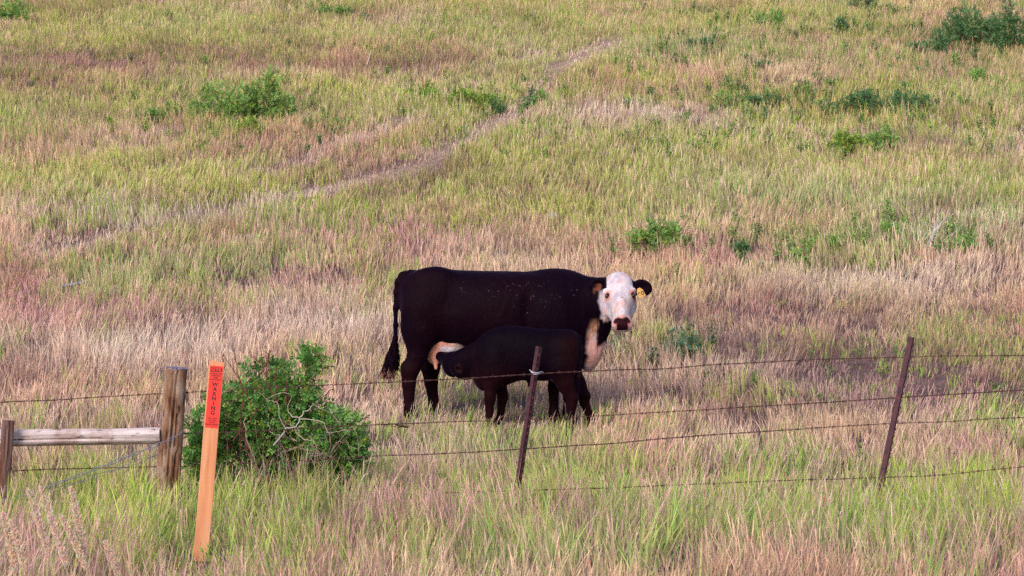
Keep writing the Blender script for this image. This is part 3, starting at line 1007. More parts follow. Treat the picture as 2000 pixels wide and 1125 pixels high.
def hair_tuft(name, parent, pts, rad, n, cols, L=.12, w=.006):
    """strands that hang from a core line"""
    mb = MB(); rr = random.Random(5)
    pts = [Vector(p) for p in pts]
    for i in range(n):
        t = rr.random() ** .8 * (len(pts) - 1.001); k = int(t)
        p = pts[k].lerp(pts[k + 1], t - k); r = rad[k] + (rad[k + 1] - rad[k]) * (t - k)
        a = rr.random() * 6.283
        p0 = pts[k].lerp(pts[k + 1], max(0, t - k - .4)) + Vector((math.cos(a), math.sin(a), 0)) * r * .3
        p1 = p + Vector((math.cos(a), math.sin(a), 0)) * r
        l = L * (.5 + .7 * rr.random())
        p2 = p1 + Vector((math.cos(a) * .1 * l + rr.gauss(0, .012), math.sin(a) * .1 * l, -l * .55))
        p3 = p2 + Vector((rr.gauss(0, .02), rr.gauss(0, .01), -l * .45))
        mb.cur = tuple(c * (.7 + .6 * rr.random()) for c in cols[0 if t / (len(pts) - 1) < .72 or rr.random() < .55 else 1])
        mb.tube([p0, p1, p2, p3], [w, w, w * .7, w * .2], 4, False)
    return mb.build(name, M['hair'], parent, True)


hair_tuft('tail_switch', cow_o, [(-.995, -.012, .84), (-1.01, -.012, .74), (-1.035, -.012, .66), (-1.045, -.012, .60), (-1.04, -.012, .56)],
          [.022, .040, .052, .048, .03], 420, [(.005, .0015, .005), (.26, .12, .10)])

# yellow ear tag with its number
tb = MB()
TC = Vector(H(.175, .205, -.035)) + Vector((-.006, -.05, -.018))
TRt = Matrix.Rotation(math.radians(-24), 4, 'Y') @ Matrix.Rotation(math.radians(-14), 4, 'X')
out = [(-.012, .048), (.012, .048), (.032, .018), (.036, -.046), (-.036, -.046), (-.032, .018)]
fr = [tb.vert((x, -.0015, z)) for x, z in out]; bk = [tb.vert((x, .0015, z)) for x, z in out]
tb.f.append(tuple(fr[::-1])); tb.f.append(tuple(bk))
for k in range(6): tb.f.append((fr[k], fr[(k + 1) % 6], bk[(k + 1) % 6], bk[k]))
tg = tb.build('ear_tag', M['tag_yellow'], cow_o)
tg.matrix_local = Matrix.Translation(TC) @ TRt


def text_mesh(name, body, size, mat, parent, loc, rot=(90, 0, 0), offset=0.0, sx=1.0, extrude=.0002, spacing=1.0):
    cu = bpy.data.curves.new('lettering', 'FONT')
    cu.body = body; cu.size = size; cu.align_x = 'CENTER'; cu.align_y = 'CENTER'
    cu.offset = offset; cu.extrude = extrude; cu.space_character = spacing
    to = bpy.data.objects.new('lettering', cu)
    C.objects.link(to)
    dg = bpy.context.evaluated_depsgraph_get()
    me = bpy.data.meshes.new_from_object(to.evaluated_get(dg))
    bpy.data.objects.remove(to)
    me.materials.clear()
    o = link(name, me, mat, parent)
    o.location = loc; o.rotation_euler = [math.radians(a) for a in rot]; o.scale = (sx, 1, 1)
    return o


text_mesh('tag_number', '60', .062, M['ink'], tg, (0, -.0022, -.014), offset=.002)

# ---- the calf: x to the right (its rump), y away, z up, nose at the udder
CALF = Vector((30 / FPX * 24.42, 24.42, CAM_H - (845 - CY) / FPX * 24.42))
f = Field((-1.0, -.24, -.02), (.72, .60, 1.08), .0075)
f.loft((0, 0, 0), [(1, 0, 0), (0, 1, 0), (0, 0, 1)], [
    (-.50, .02, .66, .05, .10), (-.46, .015, .665, .10, .19), (-.40, .01, .675, .13, .255), (-.31, 0, .70, .155, .295), (-.2, 0, .735, .165, .285),
    (-.08, 0, .755, .178, .262), (.08, 0, .745, .182, .250), (.2, 0, .74, .178, .245), (.32, 0, .755, .170, .232),
    (.41, 0, .775, .15, .205), (.475, 0, .785, .115, .155), (.505, 0, .79, .06, .09)], .03, 2.2)
f.cone((-.33, .01, .74), (-.60, .12, .645), .205, .142, .07, .7)     # neck
f.cone((-.58, .12, .66), (-.70, .22, .655), .140, .112, .05, .8)     # back of head
f.cone((-.70, .22, .655), (-.835, .36, .715), .105, .052, .04, .85)    # muzzle
f.ell((-.72, .235, .60), (.07, .06, .07), .05)                      # jaw
f.ell((-.425, 0, .55), (.09, .09, .14), .06)                       # brisket
ER = rows((.75, -.45, -.35), (-.5, -.8, .25))
ER = rows((.42, -.45, -.72), (-.45, -.85, .28))
f.ell((-.655, .065, .62), (.085, .046, .020), .02, ER)                # near ear, hanging back
f.ell((-.66, .045, .62), (.060, .026, .014), .010, ER, cut=True)
for s_, kx, fx, kn in ((-1, -.355, -.365, .34), (1, -.235, -.285, .35)):
    y = .095 * s_
    f.ell((-.31, y * 1.1, .64), (.12, .075, .20), .06)
    f.cone((-.32, y, .56), ((kx * .7 - .1), y, .46), .085, .062, .04, .8)
    f.chain([((kx * .7 - .1), y, .46), (kx, y, kn), (kx - .003, y, kn - .04), ((kx + fx) / 2, y, .14), (fx, y, .10)],
            [.064, .052, .046, .034, .039], .02, .9)
    f.chain([(fx, y, .10), (fx - .02, y, .04)], [.034, .040], .015)
    f.ell((fx - .025, y, .025), (.050, .038, .032), .012)
for s_, st_, hk, ft in ((-1, .30, (.435, .335), (.40, .05)), (1, .40, (.555, .345), (.605, .06))):
    y = .10 * s_
    f.ell((.37 + .02 * s_, y, .70), (.135, .085, .20), .06)
    f.cone((.34 + .04 * s_, y, .62), ((st_ + hk[0]) / 2, y, .46), .125, .080, .05, .7)
    f.cone(((st_ + hk[0]) / 2, y, .46), (hk[0] - .012, y, hk[1]), .084, .056, .03, .8)
    f.chain([(hk[0], y, hk[1]), (hk[0] - .01, y, hk[1] - .06), (ft[0], y, ft[1] + .08), (ft[0], y, ft[1] + .05), (ft[0] - .02, y, ft[1] - .01)],
            [.054, .045, .036, .041, .042], .018, .9)
    f.ell((ft[0] - .03, y, ft[1] - .03), (.052, .038, .032), .012)
f.chain([(.44, -.0, .93), (.49, -.02, .90), (.512, -.05, .80), (.505, -.075, .66), (.49, -.09, .54), (.49, -.09, .48)], [.035, .028, .022, .018, .016, .012], .02)
f.cone((.03, 0, .49), (.02, 0, .455), .03, .02, .03)
Vk, Fk = f.mesh(3)
print('calf verts', len(Vk))


def coat_calf(V):
    N = len(V)
    x, y, z = V.T
    blk = np.array([.0026, .0004, .0032]); brn = np.array([.0105, .0016, .0024])
    w = sst(.4, .75, noise3(V, 4.0, 41)) * .35 + sst(.66, .40, z) * .65 + sst(.24, .40, x) * sst(.95, .85, z) * .6
    w = w * (1 - sst(.040, .028, np.sqrt((y + .05 * sst(.9, .7, z) + .02)**2 + (np.maximum(.485 - x, 0))**2)))
    col = mixc(np.repeat(blk[None, :], N, 0), np.repeat(brn[None, :], N, 0), np.clip(w, 0, .9))
    ei = sst(.05, .025, np.sqrt((x + .66)**2 + ((z - .615) * .8)**2)) * (y < .075)
    col = mixc(col, np.repeat(np.array([[.013, .004, .004]]), N, 0), ei)
    # milky fleck on belly
    bl = sst(.515, .495, z + (noise3(V, 12, 44) - .5) * .03) * sst(.08, .12, x) * sst(.26, .22, x) * (np.abs(y) < .12)
    col = mixc(col, np.repeat(np.array([[.28, .17, .15]]), N, 0), bl * .7)
    col = mixc(col, np.repeat(np.array([[.04, .03, .03]]), N, 0), sst(.05, .035, z))
    return col


calf = np_mesh('calf', Vk, quads=Fk, cols=coat_calf(Vk), smooth=True, colname='coat')
calf_o = link('calf', calf, M['coat'])
calf_o.location = CALF
tag(calf_o, 'black calf standing with its head at the udder, suckling', 'calf')
ball('eye', (-.735, .155, .69), .014, M['eye'], calf_o)
hair_tuft('tail_switch', calf_o, [(.49, -.09, .55), (.488, -.09, .46), (.485, -.09, .40)], [.010, .016, .010], 130,
          [(.004, .001, .005), (.004, .001, .005)], .06, .004)

# ------------------------------------------------------------------ fence
FD = 19.2
fp = P(345, 1000, FD)
fence = empty('barbed_wire_fence', (fp.x, fp.y, gz(fp.x, fp.y)))
tag(fence, 'rusty barbed wire fence with a wooden brace end at left and two leaning steel posts', 'fence')
FO = Vector(fence.location)


def FP(px, py, d=FD): return P(px, py, d) - FO


def log(name, a, b, ra, rb, mat, parent, n=28, m=26, rough=.012, seed=1, cracks=3, flat=1.0):
    """round timber with knots, drying cracks and an uneven surface"""
    a, b = Vector(a), Vector(b); d = (b - a).normalized()
    up = Vector((0, 1, 0)) if abs(d.y) < .8 else Vector((1, 0, 0))
    u = (up - d * up.dot(d)).normalized(); w = d.cross(u)
    mb = MB(); rr = random.Random(seed)
    cr = [(rr.random() * 6.283, rr.random(), .15 + rr.random() * .35) for _ in range(cracks * 3)]
    cr[0] = (math.pi * 1.05, .45, .6)
    rings = []
    for i in range(m + 1):
        s = i / m
        r0 = ra + (rb - ra) * s
        if i in (0, m): r0 *= .965
        ring = []
        for k in range(n):
            th = 2 * math.pi * k / n
            r = r0 + rough * (float(noise2(np.array([math.cos(th) * 1.5 + seed * 7 + s * 1.0]), np.array([math.sin(th) * 1.5 + s * 1.6]), seed)[0]) - .5) * 1.6
            for (ct, cs_, cl) in cr:
                dth = abs((th - ct + math.pi) % (2 * math.pi) - math.pi)
                if dth < .13 and abs(s - cs_) < cl * .6: r -= .014 * (ra / .08)
            ring.append(mb.vert(a.lerp(b, s) + (u * math.cos(th) * flat + w * math.sin(th)) * r))
        rings.append(ring)
    for p, q in zip(rings, rings[1:]):
        for k in range(n): mb.f.append((p[k], p[(k + 1) % n], q[(k + 1) % n], q[k]))
    mb.f.append(tuple(rings[0][::-1])); 
    cv = len(mb.v)
    mb.f.append(tuple(rings[-1]))
    return mb.build(name, mat, parent, False)


pa, pb = FP(318, 1030), FP(346, 721)
wp = log('wooden_post', pa, pb, .088, .080, M['post_wood'], fence, 32, 34, .02, 3, 5)
wp['label'] = 'thick brown weathered wooden post'
cap = log('post_top', FP(345, 722), FP(345.3, 717), .079, .074, M['top_wood'], wp, 32, 2, .02, 3, 5)
sp = log('wooden_post', FP(2, 1045, 18.98), FP(16, 821, 18.98), .044, .038, M['dark_wood'], fence, 20, 24, .016, 8, 4)
sp['label'] = 'narrow dark split wooden post at the left edge'
rl = log('rail', FP(-260, 862, 19.12), FP(313, 851, 19.16), .068, .064, M['rail_wood'], fence, 28, 60, .016, 12, 1)
rl['label'] = 'pale bleached round rail between the wooden posts'
nb = MB(); nb.box(FP(316, 853, 19.15), (.014, 0, 0), (0, .045, 0), (0, 0, .05)); 
# two steel posts


def steel_post(top, bot, d, yaw, seed):
    a = FP(bot[0], bot[1], d); b = FP(top[0], top[1], d)
    ax = (b - a).normalized(); a = a - ax * .25
    L = (b - a).length
    fx = Matrix.Rotation(yaw, 3, 'Z') @ Vector((1, 0, 0)); fx = (fx - ax * fx.dot(ax)).normalized()
    fy = ax.cross(fx)
    mb = MB(); mid = (a + b) / 2
    mb.box(mid, fx * .0215, fy * .0035, ax * L / 2)               # flange
    mb.box(mid + fy * .0215, fx * .0035, fy * .018, ax * (L / 2 - .001))    # stem behind it
    z = .30
    while z < L - .03:                                       # studs
        mb.box(a + ax * z - fy * .0085, fx * .0085, fy * .005, ax * .010)
        z += .054
    return mb.build('steel_post', M['post_steel'], fence)


s1 = steel_post((1055, 677), (1004, 1012), 19.2, math.radians(52), 1)
s1['label'] = 'leaning T-shaped steel post in front of the calf'
s2 = steel_post((1784, 659), (1712, 1002), 19.15, math.radians(66), 2)
s2['label'] = 'more steeply leaning rust-red steel post at right'


def barbed(name, pts, d, parent, mat, r=.0021, seed=1, barb=.125, fray=None, strands=2, tw=.0032):
    """two twisted strands with four-point barbs, through surveyed points"""
    rr = random.Random(seed)
    W = [FP(p[0], p[1], p[2] if len(p) > 2 else d) for p in pts]
    fine = []
    for a, b in zip(W, W[1:]):
        n = max(2, int((b - a).length / .02))
        for i in range(n): fine.append(a.lerp(b, i / n))
    fine.append(W[-1])
    ar = np.array([tuple(p) for p in fine])
    ker = np.hanning(41); ker /= ker.sum()
    pad = np.vstack([ar[:1] + (ar[:1] - ar[1:21][::-1]), ar, ar[-1:] + (ar[-1:] - ar[-21:-1][::-1])])
    ar = np.stack([np.convolve(pad[:, i], ker, 'valid') for i in range(3)], 1)
    sl = np.linspace(0, len(ar) * .02, len(ar))
    ar[:, 2] += .010 * (noise2(sl / .35, sl * 0, seed) - .5) + .022 * (noise2(sl / 1.7, sl * 0, seed + 9) - .5)
    mb = MB()
    for s_ in range(strands):
        ph = s_ * 2 * math.pi / strands
        mb.tube([Vector((x, y + tw * math.sin(q / .02 * .9 + ph), z + tw * math.cos(q / .02 * .9 + ph))) for (x, y, z), q in zip(ar, sl)], r, 4)
    t = .05
    while t < sl[-1] - .05:
        i = int(t / .02); p = Vector(ar[min(i, len(ar) - 2)]); dr = (Vector(ar[min(i + 1, len(ar) - 1)]) - p).normalized()
        e1 = dr.cross(Vector((0, 1, .2))).normalized(); e2 = dr.cross(e1)
        mb.tube([p - dr * .008, p + dr * .008], .0055, 5)
        for k in range(2):
            a = rr.random() * math.pi
            e = e1 * math.cos(a) + e2 * math.sin(a)
            mb.tube([p + dr * (.005 * (2 * k - 1)) - e * .016, p + dr * (.005 * (2 * k - 1)) + e * .016], [.0012, .0019][k % 2:] + [.0012], 3) if False else \
                mb.tube([p + dr * (.005 * (2 * k - 1)) - e * .016, p + dr * (.005 * (2 * k - 1)) + e * .016], .0017, 3)
        t += barb * (.92 + .16 * rr.random())
    if fray:
        for (px0, py0, px1, n) in fray:
            for i in range(n):
                a = FP(px0 + rr.random() * (px1 - px0), py0 + rr.gauss(0, 2), d)
                mb.tube([a, a + Vector((rr.uniform(.02, .07), rr.gauss(0, .01), rr.gauss(0, .014))), a + Vector((rr.uniform(.07, .14), rr.gauss(0, .01), rr.gauss(0, .012)))], .002, 4)
    return mb.build(name, mat, parent, True)


W1 = barbed('barbed_wire', [(-260, 805, 19.3), (0, 787, 19.3), (200, 776, 19.3), (345, 768.5, 19.305), (500, 758, 19.3), (720, 749, 19.28), (1045, 728, 19.235), (1300, 720, 19.22), (1560, 706, 19.2), (1771, 696, 19.19), (2000, 692, 19.2), (2250, 684, 19.2)], FD, fence, M['wire'], seed=1)
W1['label'] = 'top strand of barbed wire'
W2 = barbed('barbed_wire', [(350, 846, 19.30), (520, 842, 19.3), (720, 832, 19.28), (790, 829, 19.27), (1030, 822, 19.24), (1400, 799, 19.22), (1752, 773, 19.19), (1900, 766, 19.2), (2000, 759, 19.2), (2250, 745, 19.2)], FD, fence, M['wire'], seed=2,
            fray=[(725, 831, 790, 12)])
W2['label'] = 'second strand of barbed wire'
W3 = barbed('barbed_wire', [(-260, 935, 19.3), (20, 921, 19.3), (300, 912, 19.3), (345, 911, 19.305), (720, 890, 19.28), (1022, 880, 19.24), (1400, 852, 19.22), (1738, 828, 19.19), (2000, 815, 19.2), (2250, 800, 19.2)], FD, fence, M['wire'], seed=3)
W3['label'] = 'third strand of barbed wire'
W4 = barbed('barbed_wire', [(-260, 1010, 19.3), (15, 1003, 19.3), (160, 997, 19.3), (330, 985, 19.305), (740, 967, 19.28), (1010, 961, 19.24), (1400, 946, 19.22), (1722, 932, 19.19), (1800, 929, 19.2), (2000, 908, 19.2), (2250, 890, 19.2)], FD, fence, M['wire'], seed=4)
W4['label'] = 'lowest strand of barbed wire, half hidden in grass'
# loop of slack wire beside the stake
lp = MB(); c0 = FP(449, 772, 19.25)
lp.tube([c0 + Vector((math.cos(a) * .062, .01 * math.sin(2 * a), math.sin(a) * .034 - .004 * a)) for a in [k * .3 for k in range(24)]], .0035, 5)
lp.build('wire_loop', M['wire'], fence, True)
# wire clip on the first steel post
cp = MB()
cp.tube([FP(1034, 722, 19.15), FP(1040, 727, 19.135), FP(1050, 728, 19.135), FP(1058, 726, 19.16), FP(1062, 728, 19.24)], .0026, 5)
cp.tube([FP(1036, 726, 19.24), FP(1043, 731, 19.135), FP(1055, 730, 19.14)], .0024, 5)
cp.build('wire_clip', M['clip'], fence, True)
# twisted brace wires between the two wooden posts
bw = MB()
def twist(p, q, r=.0032, tw=.007, pitch=.11, n=90, sag=.01):
    for ph in (0, math.pi):
        pts = []
        for i in range(n + 1):
            s = i / n; c = p.lerp(q, s); L = (q - p).length * s
            c = c + Vector((0, tw * math.cos(L / pitch * 6.28 + ph), tw * math.sin(L / pitch * 6.28 + ph) - sag * 4 * s * (1 - s)))
            pts.append(c)
        bw.tube(pts, r, 4)
twist(FP(-60, 992, 18.9), FP(0, 977, 18.93)); twist(FP(0, 977, 18.93), FP(58, 963, 18.98)); twist(FP(58, 963, 18.98), FP(322, 862, 19.08), tw=.010, pitch=.3)
twist(FP(322, 862, 19.08), FP(357, 842, 19.10), .0025, .008, .2, 20); twist(FP(75, 966, 19.0), FP(340, 876, 19.2), .0022, .012, .6, 60)
twist(FP(58, 963, 18.98), FP(150, 999, 19.15), .003, .010, .3, 40)
bo = bw.build('brace_wire', M['galv'], fence, True)
bo['label'] = 'grey twisted brace wires running diagonally below the rail'
# thin stays
for (x0, y0, x1, y1, d) in ((1824, 909, 1826, 955, 19.18), (1104, 786, 1106, 852, 19.22)):
    sb = MB(); sb.tube([FP(x0, y0, d), FP((x0 + x1) / 2 + .5, (y0 + y1) / 2, d), FP(x1, y1, d)], .004, 5)
    sb.build('wire_stay', M['wire'], fence, True)

# ------------------------------------------------------------------ marker stake with its sticker
SD = 16.1
sb0 = P(391, 1095, SD)
stake = empty('marker_stake', (sb0.x, sb0.y, gz(sb0.x, sb0.y)))
tag(stake, 'flat raw wood marker stake with a red WARNING sticker, leaning in front of the bush', 'marker stake')
stake.rotation_euler = (math.radians(1.5), math.radians(4.85), math.radians(5))
SH = 1.262
mb = MB()
# rounded-edge board, 95 mm by 20 mm
prof = [(-.0475, -.007), (-.0445, -.010), (.0445, -.010), (.0475, -.007), (.0475, .007), (.0445, .010), (-.0445, .010), (-.0475, .007)]
rings = []
for i in range(13):
    z = -.25 + (SH + .25) * i / 12
    rings.append([mb.vert((x + .0015 * math.sin(z * 5), y, z - (.003 * (x / .0475) if i == 12 else 0))) for x, y in prof])
for a, b_ in zip(rings, rings[1:]):
    for k in range(8): mb.f.append((a[k], a[(k + 1) % 8], b_[(k + 1) % 8], b_[k]))
mb.f.append(tuple(rings[-1])); mb.f.append(tuple(rings[0][::-1]))
mb.build('board', M['stake_wood'], stake)
kb = MB(); kb.tube([(.004, -.0115, .845), (.004, -.009, .845)], .0055, 10); kb.build('knot', plain('dark_knot', (.20, .07, .03), .8), stake)
sk = MB(); sk.box((0, -.0112, SH - .028 - .195), (.0405, 0, 0), (0, .0008, 0), (0, 0, .195))
sticker = sk.build('sticker', M['sticker'], stake)
sticker['label'] = 'red-orange sticker with WARNING in black'
ZT = SH - .028; YF = -.0124
# logo: black band with rounded outline and letters in the sticker's red
lg = MB()
zc = ZT - .024
def rrect(w, h, r, y0, y1, z, n=6):
    pts = []
    for cx, cz, a0 in ((w - r, h - r, 0), (-(w - r), h - r, 90), (-(w - r), -(h - r), 180), (w - r, -(h - r), 270)):
        for k in range(n + 1):
            a = math.radians(a0 + 90 * k / n); pts.append((cx + r * math.cos(a), cz + r * math.sin(a)))
    f_ = [lg.vert((x, y0, z + q)) for x, q in pts]; b_ = [lg.vert((x, y1, z + q)) for x, q in pts]
    lg.f.append(tuple(f_)); lg.f.append(tuple(b_[::-1]))
    for k in range(len(pts)): lg.f.append((f_[k], f_[(k + 1) % len(pts)], b_[(k + 1) % len(pts)], b_[k]))
rrect(.036, .0145, .005, YF, YF + .0006, zc)
lo = lg.build('logo_panel', plain('maroon_ink', (.085, .010, .012), .6), sticker)
text_mesh('logo', 'GTE', .027, M['sticker'], sticker, (0, YF - .0006, zc), offset=.0012, sx=1.25)
for i, (w_, s_) in enumerate((('UNDERGROUND', .0103), ('TELEPHONE', .0103), ('CABLE', .0103), ('IN THE VICINITY', .0103))):
    text_mesh('lettering', w_, s_ * 1.1, M['ink'], sticker, (0, YF, ZT - .050 - .0125 * i), offset=.0003, sx=.92)
for i, ch in enumerate('WARNING'):
    text_mesh('lettering', ch, .034, M['ink'], sticker, (0, YF, ZT - .118 - .0298 * i), offset=.0012, sx=1.05)
for i, w_ in enumerate(('CALL CABLE', 'LOCATING', 'SERVICE', 'BEFORE DIGGING')):
    text_mesh('lettering', w_, .0112, M['ink'], sticker, (0, YF, ZT - .330 - .0133 * i), offset=.0003, sx=.92)


# ------------------------------------------------------------------ shrubs
def unit(r):
    while True:
        v = Vector((r.uniform(-1, 1), r.uniform(-1, 1), r.uniform(-1, 1)))
        if .05 < v.length < 1: return v.normalized()


def leafy_shrub(name, base, lobes, nstem, nleaf, L, greens, seed, label, cat, group=None, twig_col=(.09, .035, .03), leaflets=5, rstem=.004):
    """stems arch from the base into each lobe (centre, radii - relative to base); leaf sprays sit all through the lobes"""
    r = random.Random(seed)
    root = empty(name, base)
    tag(root, label, cat, group)
    st, lf = MB(), MB()
    st.cur = twig_col
    vol = [max(1e-6, l[1][0] * l[1][1] * l[1][2]) ** .75 * (l[2] if len(l) > 2 else 1) for l in lobes]
    tot = sum(vol)
    for (lobe, w) in zip(lobes, vol):
        c, rad = Vector(lobe[0]), lobe[1]
        ns = max(2, int(nstem * w / tot)); nl = int(nleaf * w / tot)
        tips = []
        for i in range(ns):
            v = unit(r)
            tip = c + Vector((v.x * rad[0] * .85, v.y * rad[1] * .85, v.z * rad[2] * .85))
            b0 = Vector((r.gauss(0, .05) + c.x * .35, r.gauss(0, .05), 0))
            mid = b0.lerp(tip, .5) + Vector((r.gauss(0, .05), r.gauss(0, .05), .08)) * min(1, c.length)
            pts = []
            for k in range(7):
                t = k / 6
                pts.append(b0 * (1 - t)**2 + mid * 2 * t * (1 - t) + tip * t * t)
            st.cur = tuple(x * r.uniform(.7, 1.4) for x in twig_col)
            st.tube(pts, [rstem * (1.15 - .8 * k / 6) for k in range(7)], 4, False)
            tips.append(pts)
        sprays = max(1, nl // leaflets)
        for i in range(sprays):
            v = unit(r); q = r.random() ** .45
            p = c + Vector((v.x * rad[0], v.y * rad[1], v.z * rad[2])) * q * (.82 + .36 * r.random())
            if r.random() < .35:
                pts = r.choice(tips); k = r.randrange(3, 7); p = pts[k] + unit(r) * L * 1.2
            if p.z < 0: continue
            # clumpy: leave gaps
            nz = float(noise2(np.array([p.x / (L * 4.5) + seed]), np.array([p.z / (L * 4.5) + p.y / (L * 6)]), 3)[0])
            if nz < .34 and len(lf.v) > 400 and r.random() < .8: continue
            d = (v + Vector((0, 0, .6)) + unit(r) * .7).normalized()
            tone = r.random() * .55 + nz * .45
            g = [greens[0][i_] + (greens[1][i_] - greens[0][i_]) * tone for i_ in range(3)]
            if r.random() < .06: g = [g[0] * 1.9 + .03, g[1] * 1.15, g[2] * .8]
            ln = L * (.7 + .6 * r.random())
            # spray: a rachis with paired leaflets and one at the tip
            axis = d; sd = axis.cross(Vector((r.uniform(-1, 1), r.uniform(-1, 1), .3))).normalized(); nn = sd.cross(axis)
            if nn.z < 0: nn = -nn
            st.tube([p - axis * ln * .6, p + axis * ln * 1.1], L * .035, 3, False)
            for k in range(leaflets):
                row = k // 2; side = 1 if k % 2 else -1
                lf.cur = tuple(x * r.uniform(.82, 1.2) for x in g)
                if k == leaflets - 1:
                    lf.leaf(p + axis * ln * 1.1, axis, nn, ln, ln * .6)
                else:
                    lf.leaf(p + axis * ln * (row * .55), (sd * side + axis * .55 + nn * r.uniform(-.2, .2)), nn, ln * .85, ln * .5)
    st.build('stem', M['bark'], root)
    lf.build('foliage', M['leaf'], root)
    return root


BD = 19.85
bb = P(545, 985, BD); bbz = gz(bb.x, BD); BB = Vector((bb.x, BD, bbz))


def lobe(px, py, rx, ry, dep=0.0, rd=None, w=1.0, d=BD, o=None):
    o = BB if o is None else o
    c = P(px, py, d) - o; s = d / FPX
    return ((c.x, c.y + dep, c.z), (rx * s, (rd if rd else (rx + ry) / 2 * s * .8), ry * s), w)


bush = leafy_shrub('bush', BB, [
    lobe(610, 700, 34, 24, 0, .1, 1.1), lobe(580, 725, 44, 34, 0, .15, 1.1), lobe(512, 725, 38, 26, 0, .13, 1.0), lobe(540, 765, 80, 34, 0, .25, 1.1),
    lobe(400, 840, 42, 48, .05, .16, 1.0), lobe(395, 890, 44, 40, .1, .2, .9), lobe(450, 800, 50, 45, .1, .25, .9),
    lobe(560, 830, 100, 60, .15, .4, 1.0), lobe(650, 850, 66, 50, 0, .3, 1.2), lobe(680, 880, 40, 52, 0, .22, 1.1),
    lobe(470, 880, 70, 70, .2, .35, .8), lobe(600, 910, 90, 50, .15, .35, .8), lobe(440, 950, 80, 40, .15, .3, .7), lobe(640, 945, 80, 34, .1, .3, .7), lobe(530, 950, 90, 36, .2, .3, .6)],
    120, 34000, .033, [(.030, .105, .028), (.19, .42, .075)], 21,
    'large leafy green wild rose bush growing in the fence between the stake and the cow', 'bush', rstem=.005)


def bush_part(name, mb, mat, label):
    o = mb.build(name, mat, bush, False); o['label'] = label
    return o


r = random.Random(4)
db = MB(); db.cur = (.42, .35, .38)


def BP(px, py, dy=0.0):
    p = P(px, py, BD + dy) - BB
    return p


def branch(mb, a, b, ra, rb, wob=.02, n=8):
    pts = []
    o1 = Vector((r.gauss(0, wob), r.gauss(0, wob), r.gauss(0, wob)))
    for k in range(n + 1):
        t = k / n
        pts.append(a.lerp(b, t) + o1 * math.sin(t * math.pi) * 1.5 + Vector((r.gauss(0, wob), 0, r.gauss(0, wob))) * .25)
    mb.tube(pts, [.55 * (ra + (rb - ra) * k / n) for k in range(n + 1)], 5, False)
    return pts


dy = -.50
branch(db, BP(534, 870, dy), BP(560, 835, dy), .010, .009, .01)
branch(db, BP(560, 835, dy), BP(585, 815, dy), .009, .007, .01)
branch(db, BP(558, 838, dy), BP(545, 800, dy), .006, .003, .015)
db.cur = (.55, .46, .40)
branch(db, BP(545, 800, dy), BP(500, 765, dy), .004, .002, .03)
branch(db, BP(585, 815, dy), BP(570, 775, dy), .006, .003, .02); branch(db, BP(585, 815, dy), BP(612, 790, dy), .006, .003, .02)
branch(db, BP(570, 775, dy), BP(520, 780, dy), .003, .002, .03); branch(db, BP(612, 790, dy), BP(650, 793, dy), .003, .0015, .03)
branch(db, BP(585, 817, dy), BP(640, 845, dy), .005, .003, .03); branch(db, BP(575, 832, dy), BP(610, 860, dy), .005, .003, .02)
branch(db, BP(610, 860, dy), BP(630, 905, dy), .003, .002, .03); branch(db, BP(640, 845, dy), BP(680, 850, dy), .003, .002, .03)
branch(db, BP(520, 820, dy), BP(560, 850, dy), .003, .002, .03); branch(db, BP(480, 815, dy), BP(500, 900, dy), .003, .002, .03)
for i in range(30):
    x0, y0 = 610 + r.gauss(0, 45), 868 + r.gauss(0, 24)
    ang = r.uniform(0, 6.28); l = r.uniform(30, 85)
    db.cur = tuple(c * r.uniform(.6, 1.1) for c in (.48, .35, .28))
    branch(db, BP(x0, y0, dy + r.gauss(0, .07)), BP(x0 + l * math.cos(ang), y0 + l * .55 * math.sin(ang), dy + r.gauss(0, .1)), .0026, .0012, .045)
for i in range(60):                                  # dead canes leaning at the foot
    x0 = 560 + r.gauss(0, 40)
    db.cur = tuple(c * r.uniform(.5, 1.1) for c in (.36, .22, .20))
    branch(db, BP(x0, 990, dy + r.gauss(0, .08)), BP(x0 + r.gauss(10, 45), 890 + r.gauss(0, 28), dy + r.gauss(0, .1)), .003, .0015, .04)
bush_part('dead_branches', db, M['bark'], 'pale leafless dead branches tangled in front of the leaves')
for (x0, y0, x1, y1) in ((545, 790, 520, 695), (520, 735, 521, 688), (520, 712, 490, 692), (522, 700, 528, 684), (545, 760, 540, 718), (560, 790, 555, 715),
                         (475, 800, 440, 700), (440, 720, 437, 690), (490, 790, 457, 686), (620, 790, 650, 760), (470, 880, 468, 800), (445, 900, 440, 800),
                         (490, 900, 478, 830), (455, 860, 500, 800)):
    rc = MB(); rc.cur = tuple(c * r.uniform(.7, 1.3) for c in (.13, .03, .035))
    pts = branch(rc, BP(x0, y0, -.28), BP(x1, y1, -.28), .0075, .005, .012)
    for p in pts[2:]:
        rc.tube([p, p + unit(r) * .022], [.003, .001], 3, False)
    bush_part('cane', rc, M['bark'], 'thorny dark red cane without leaves')


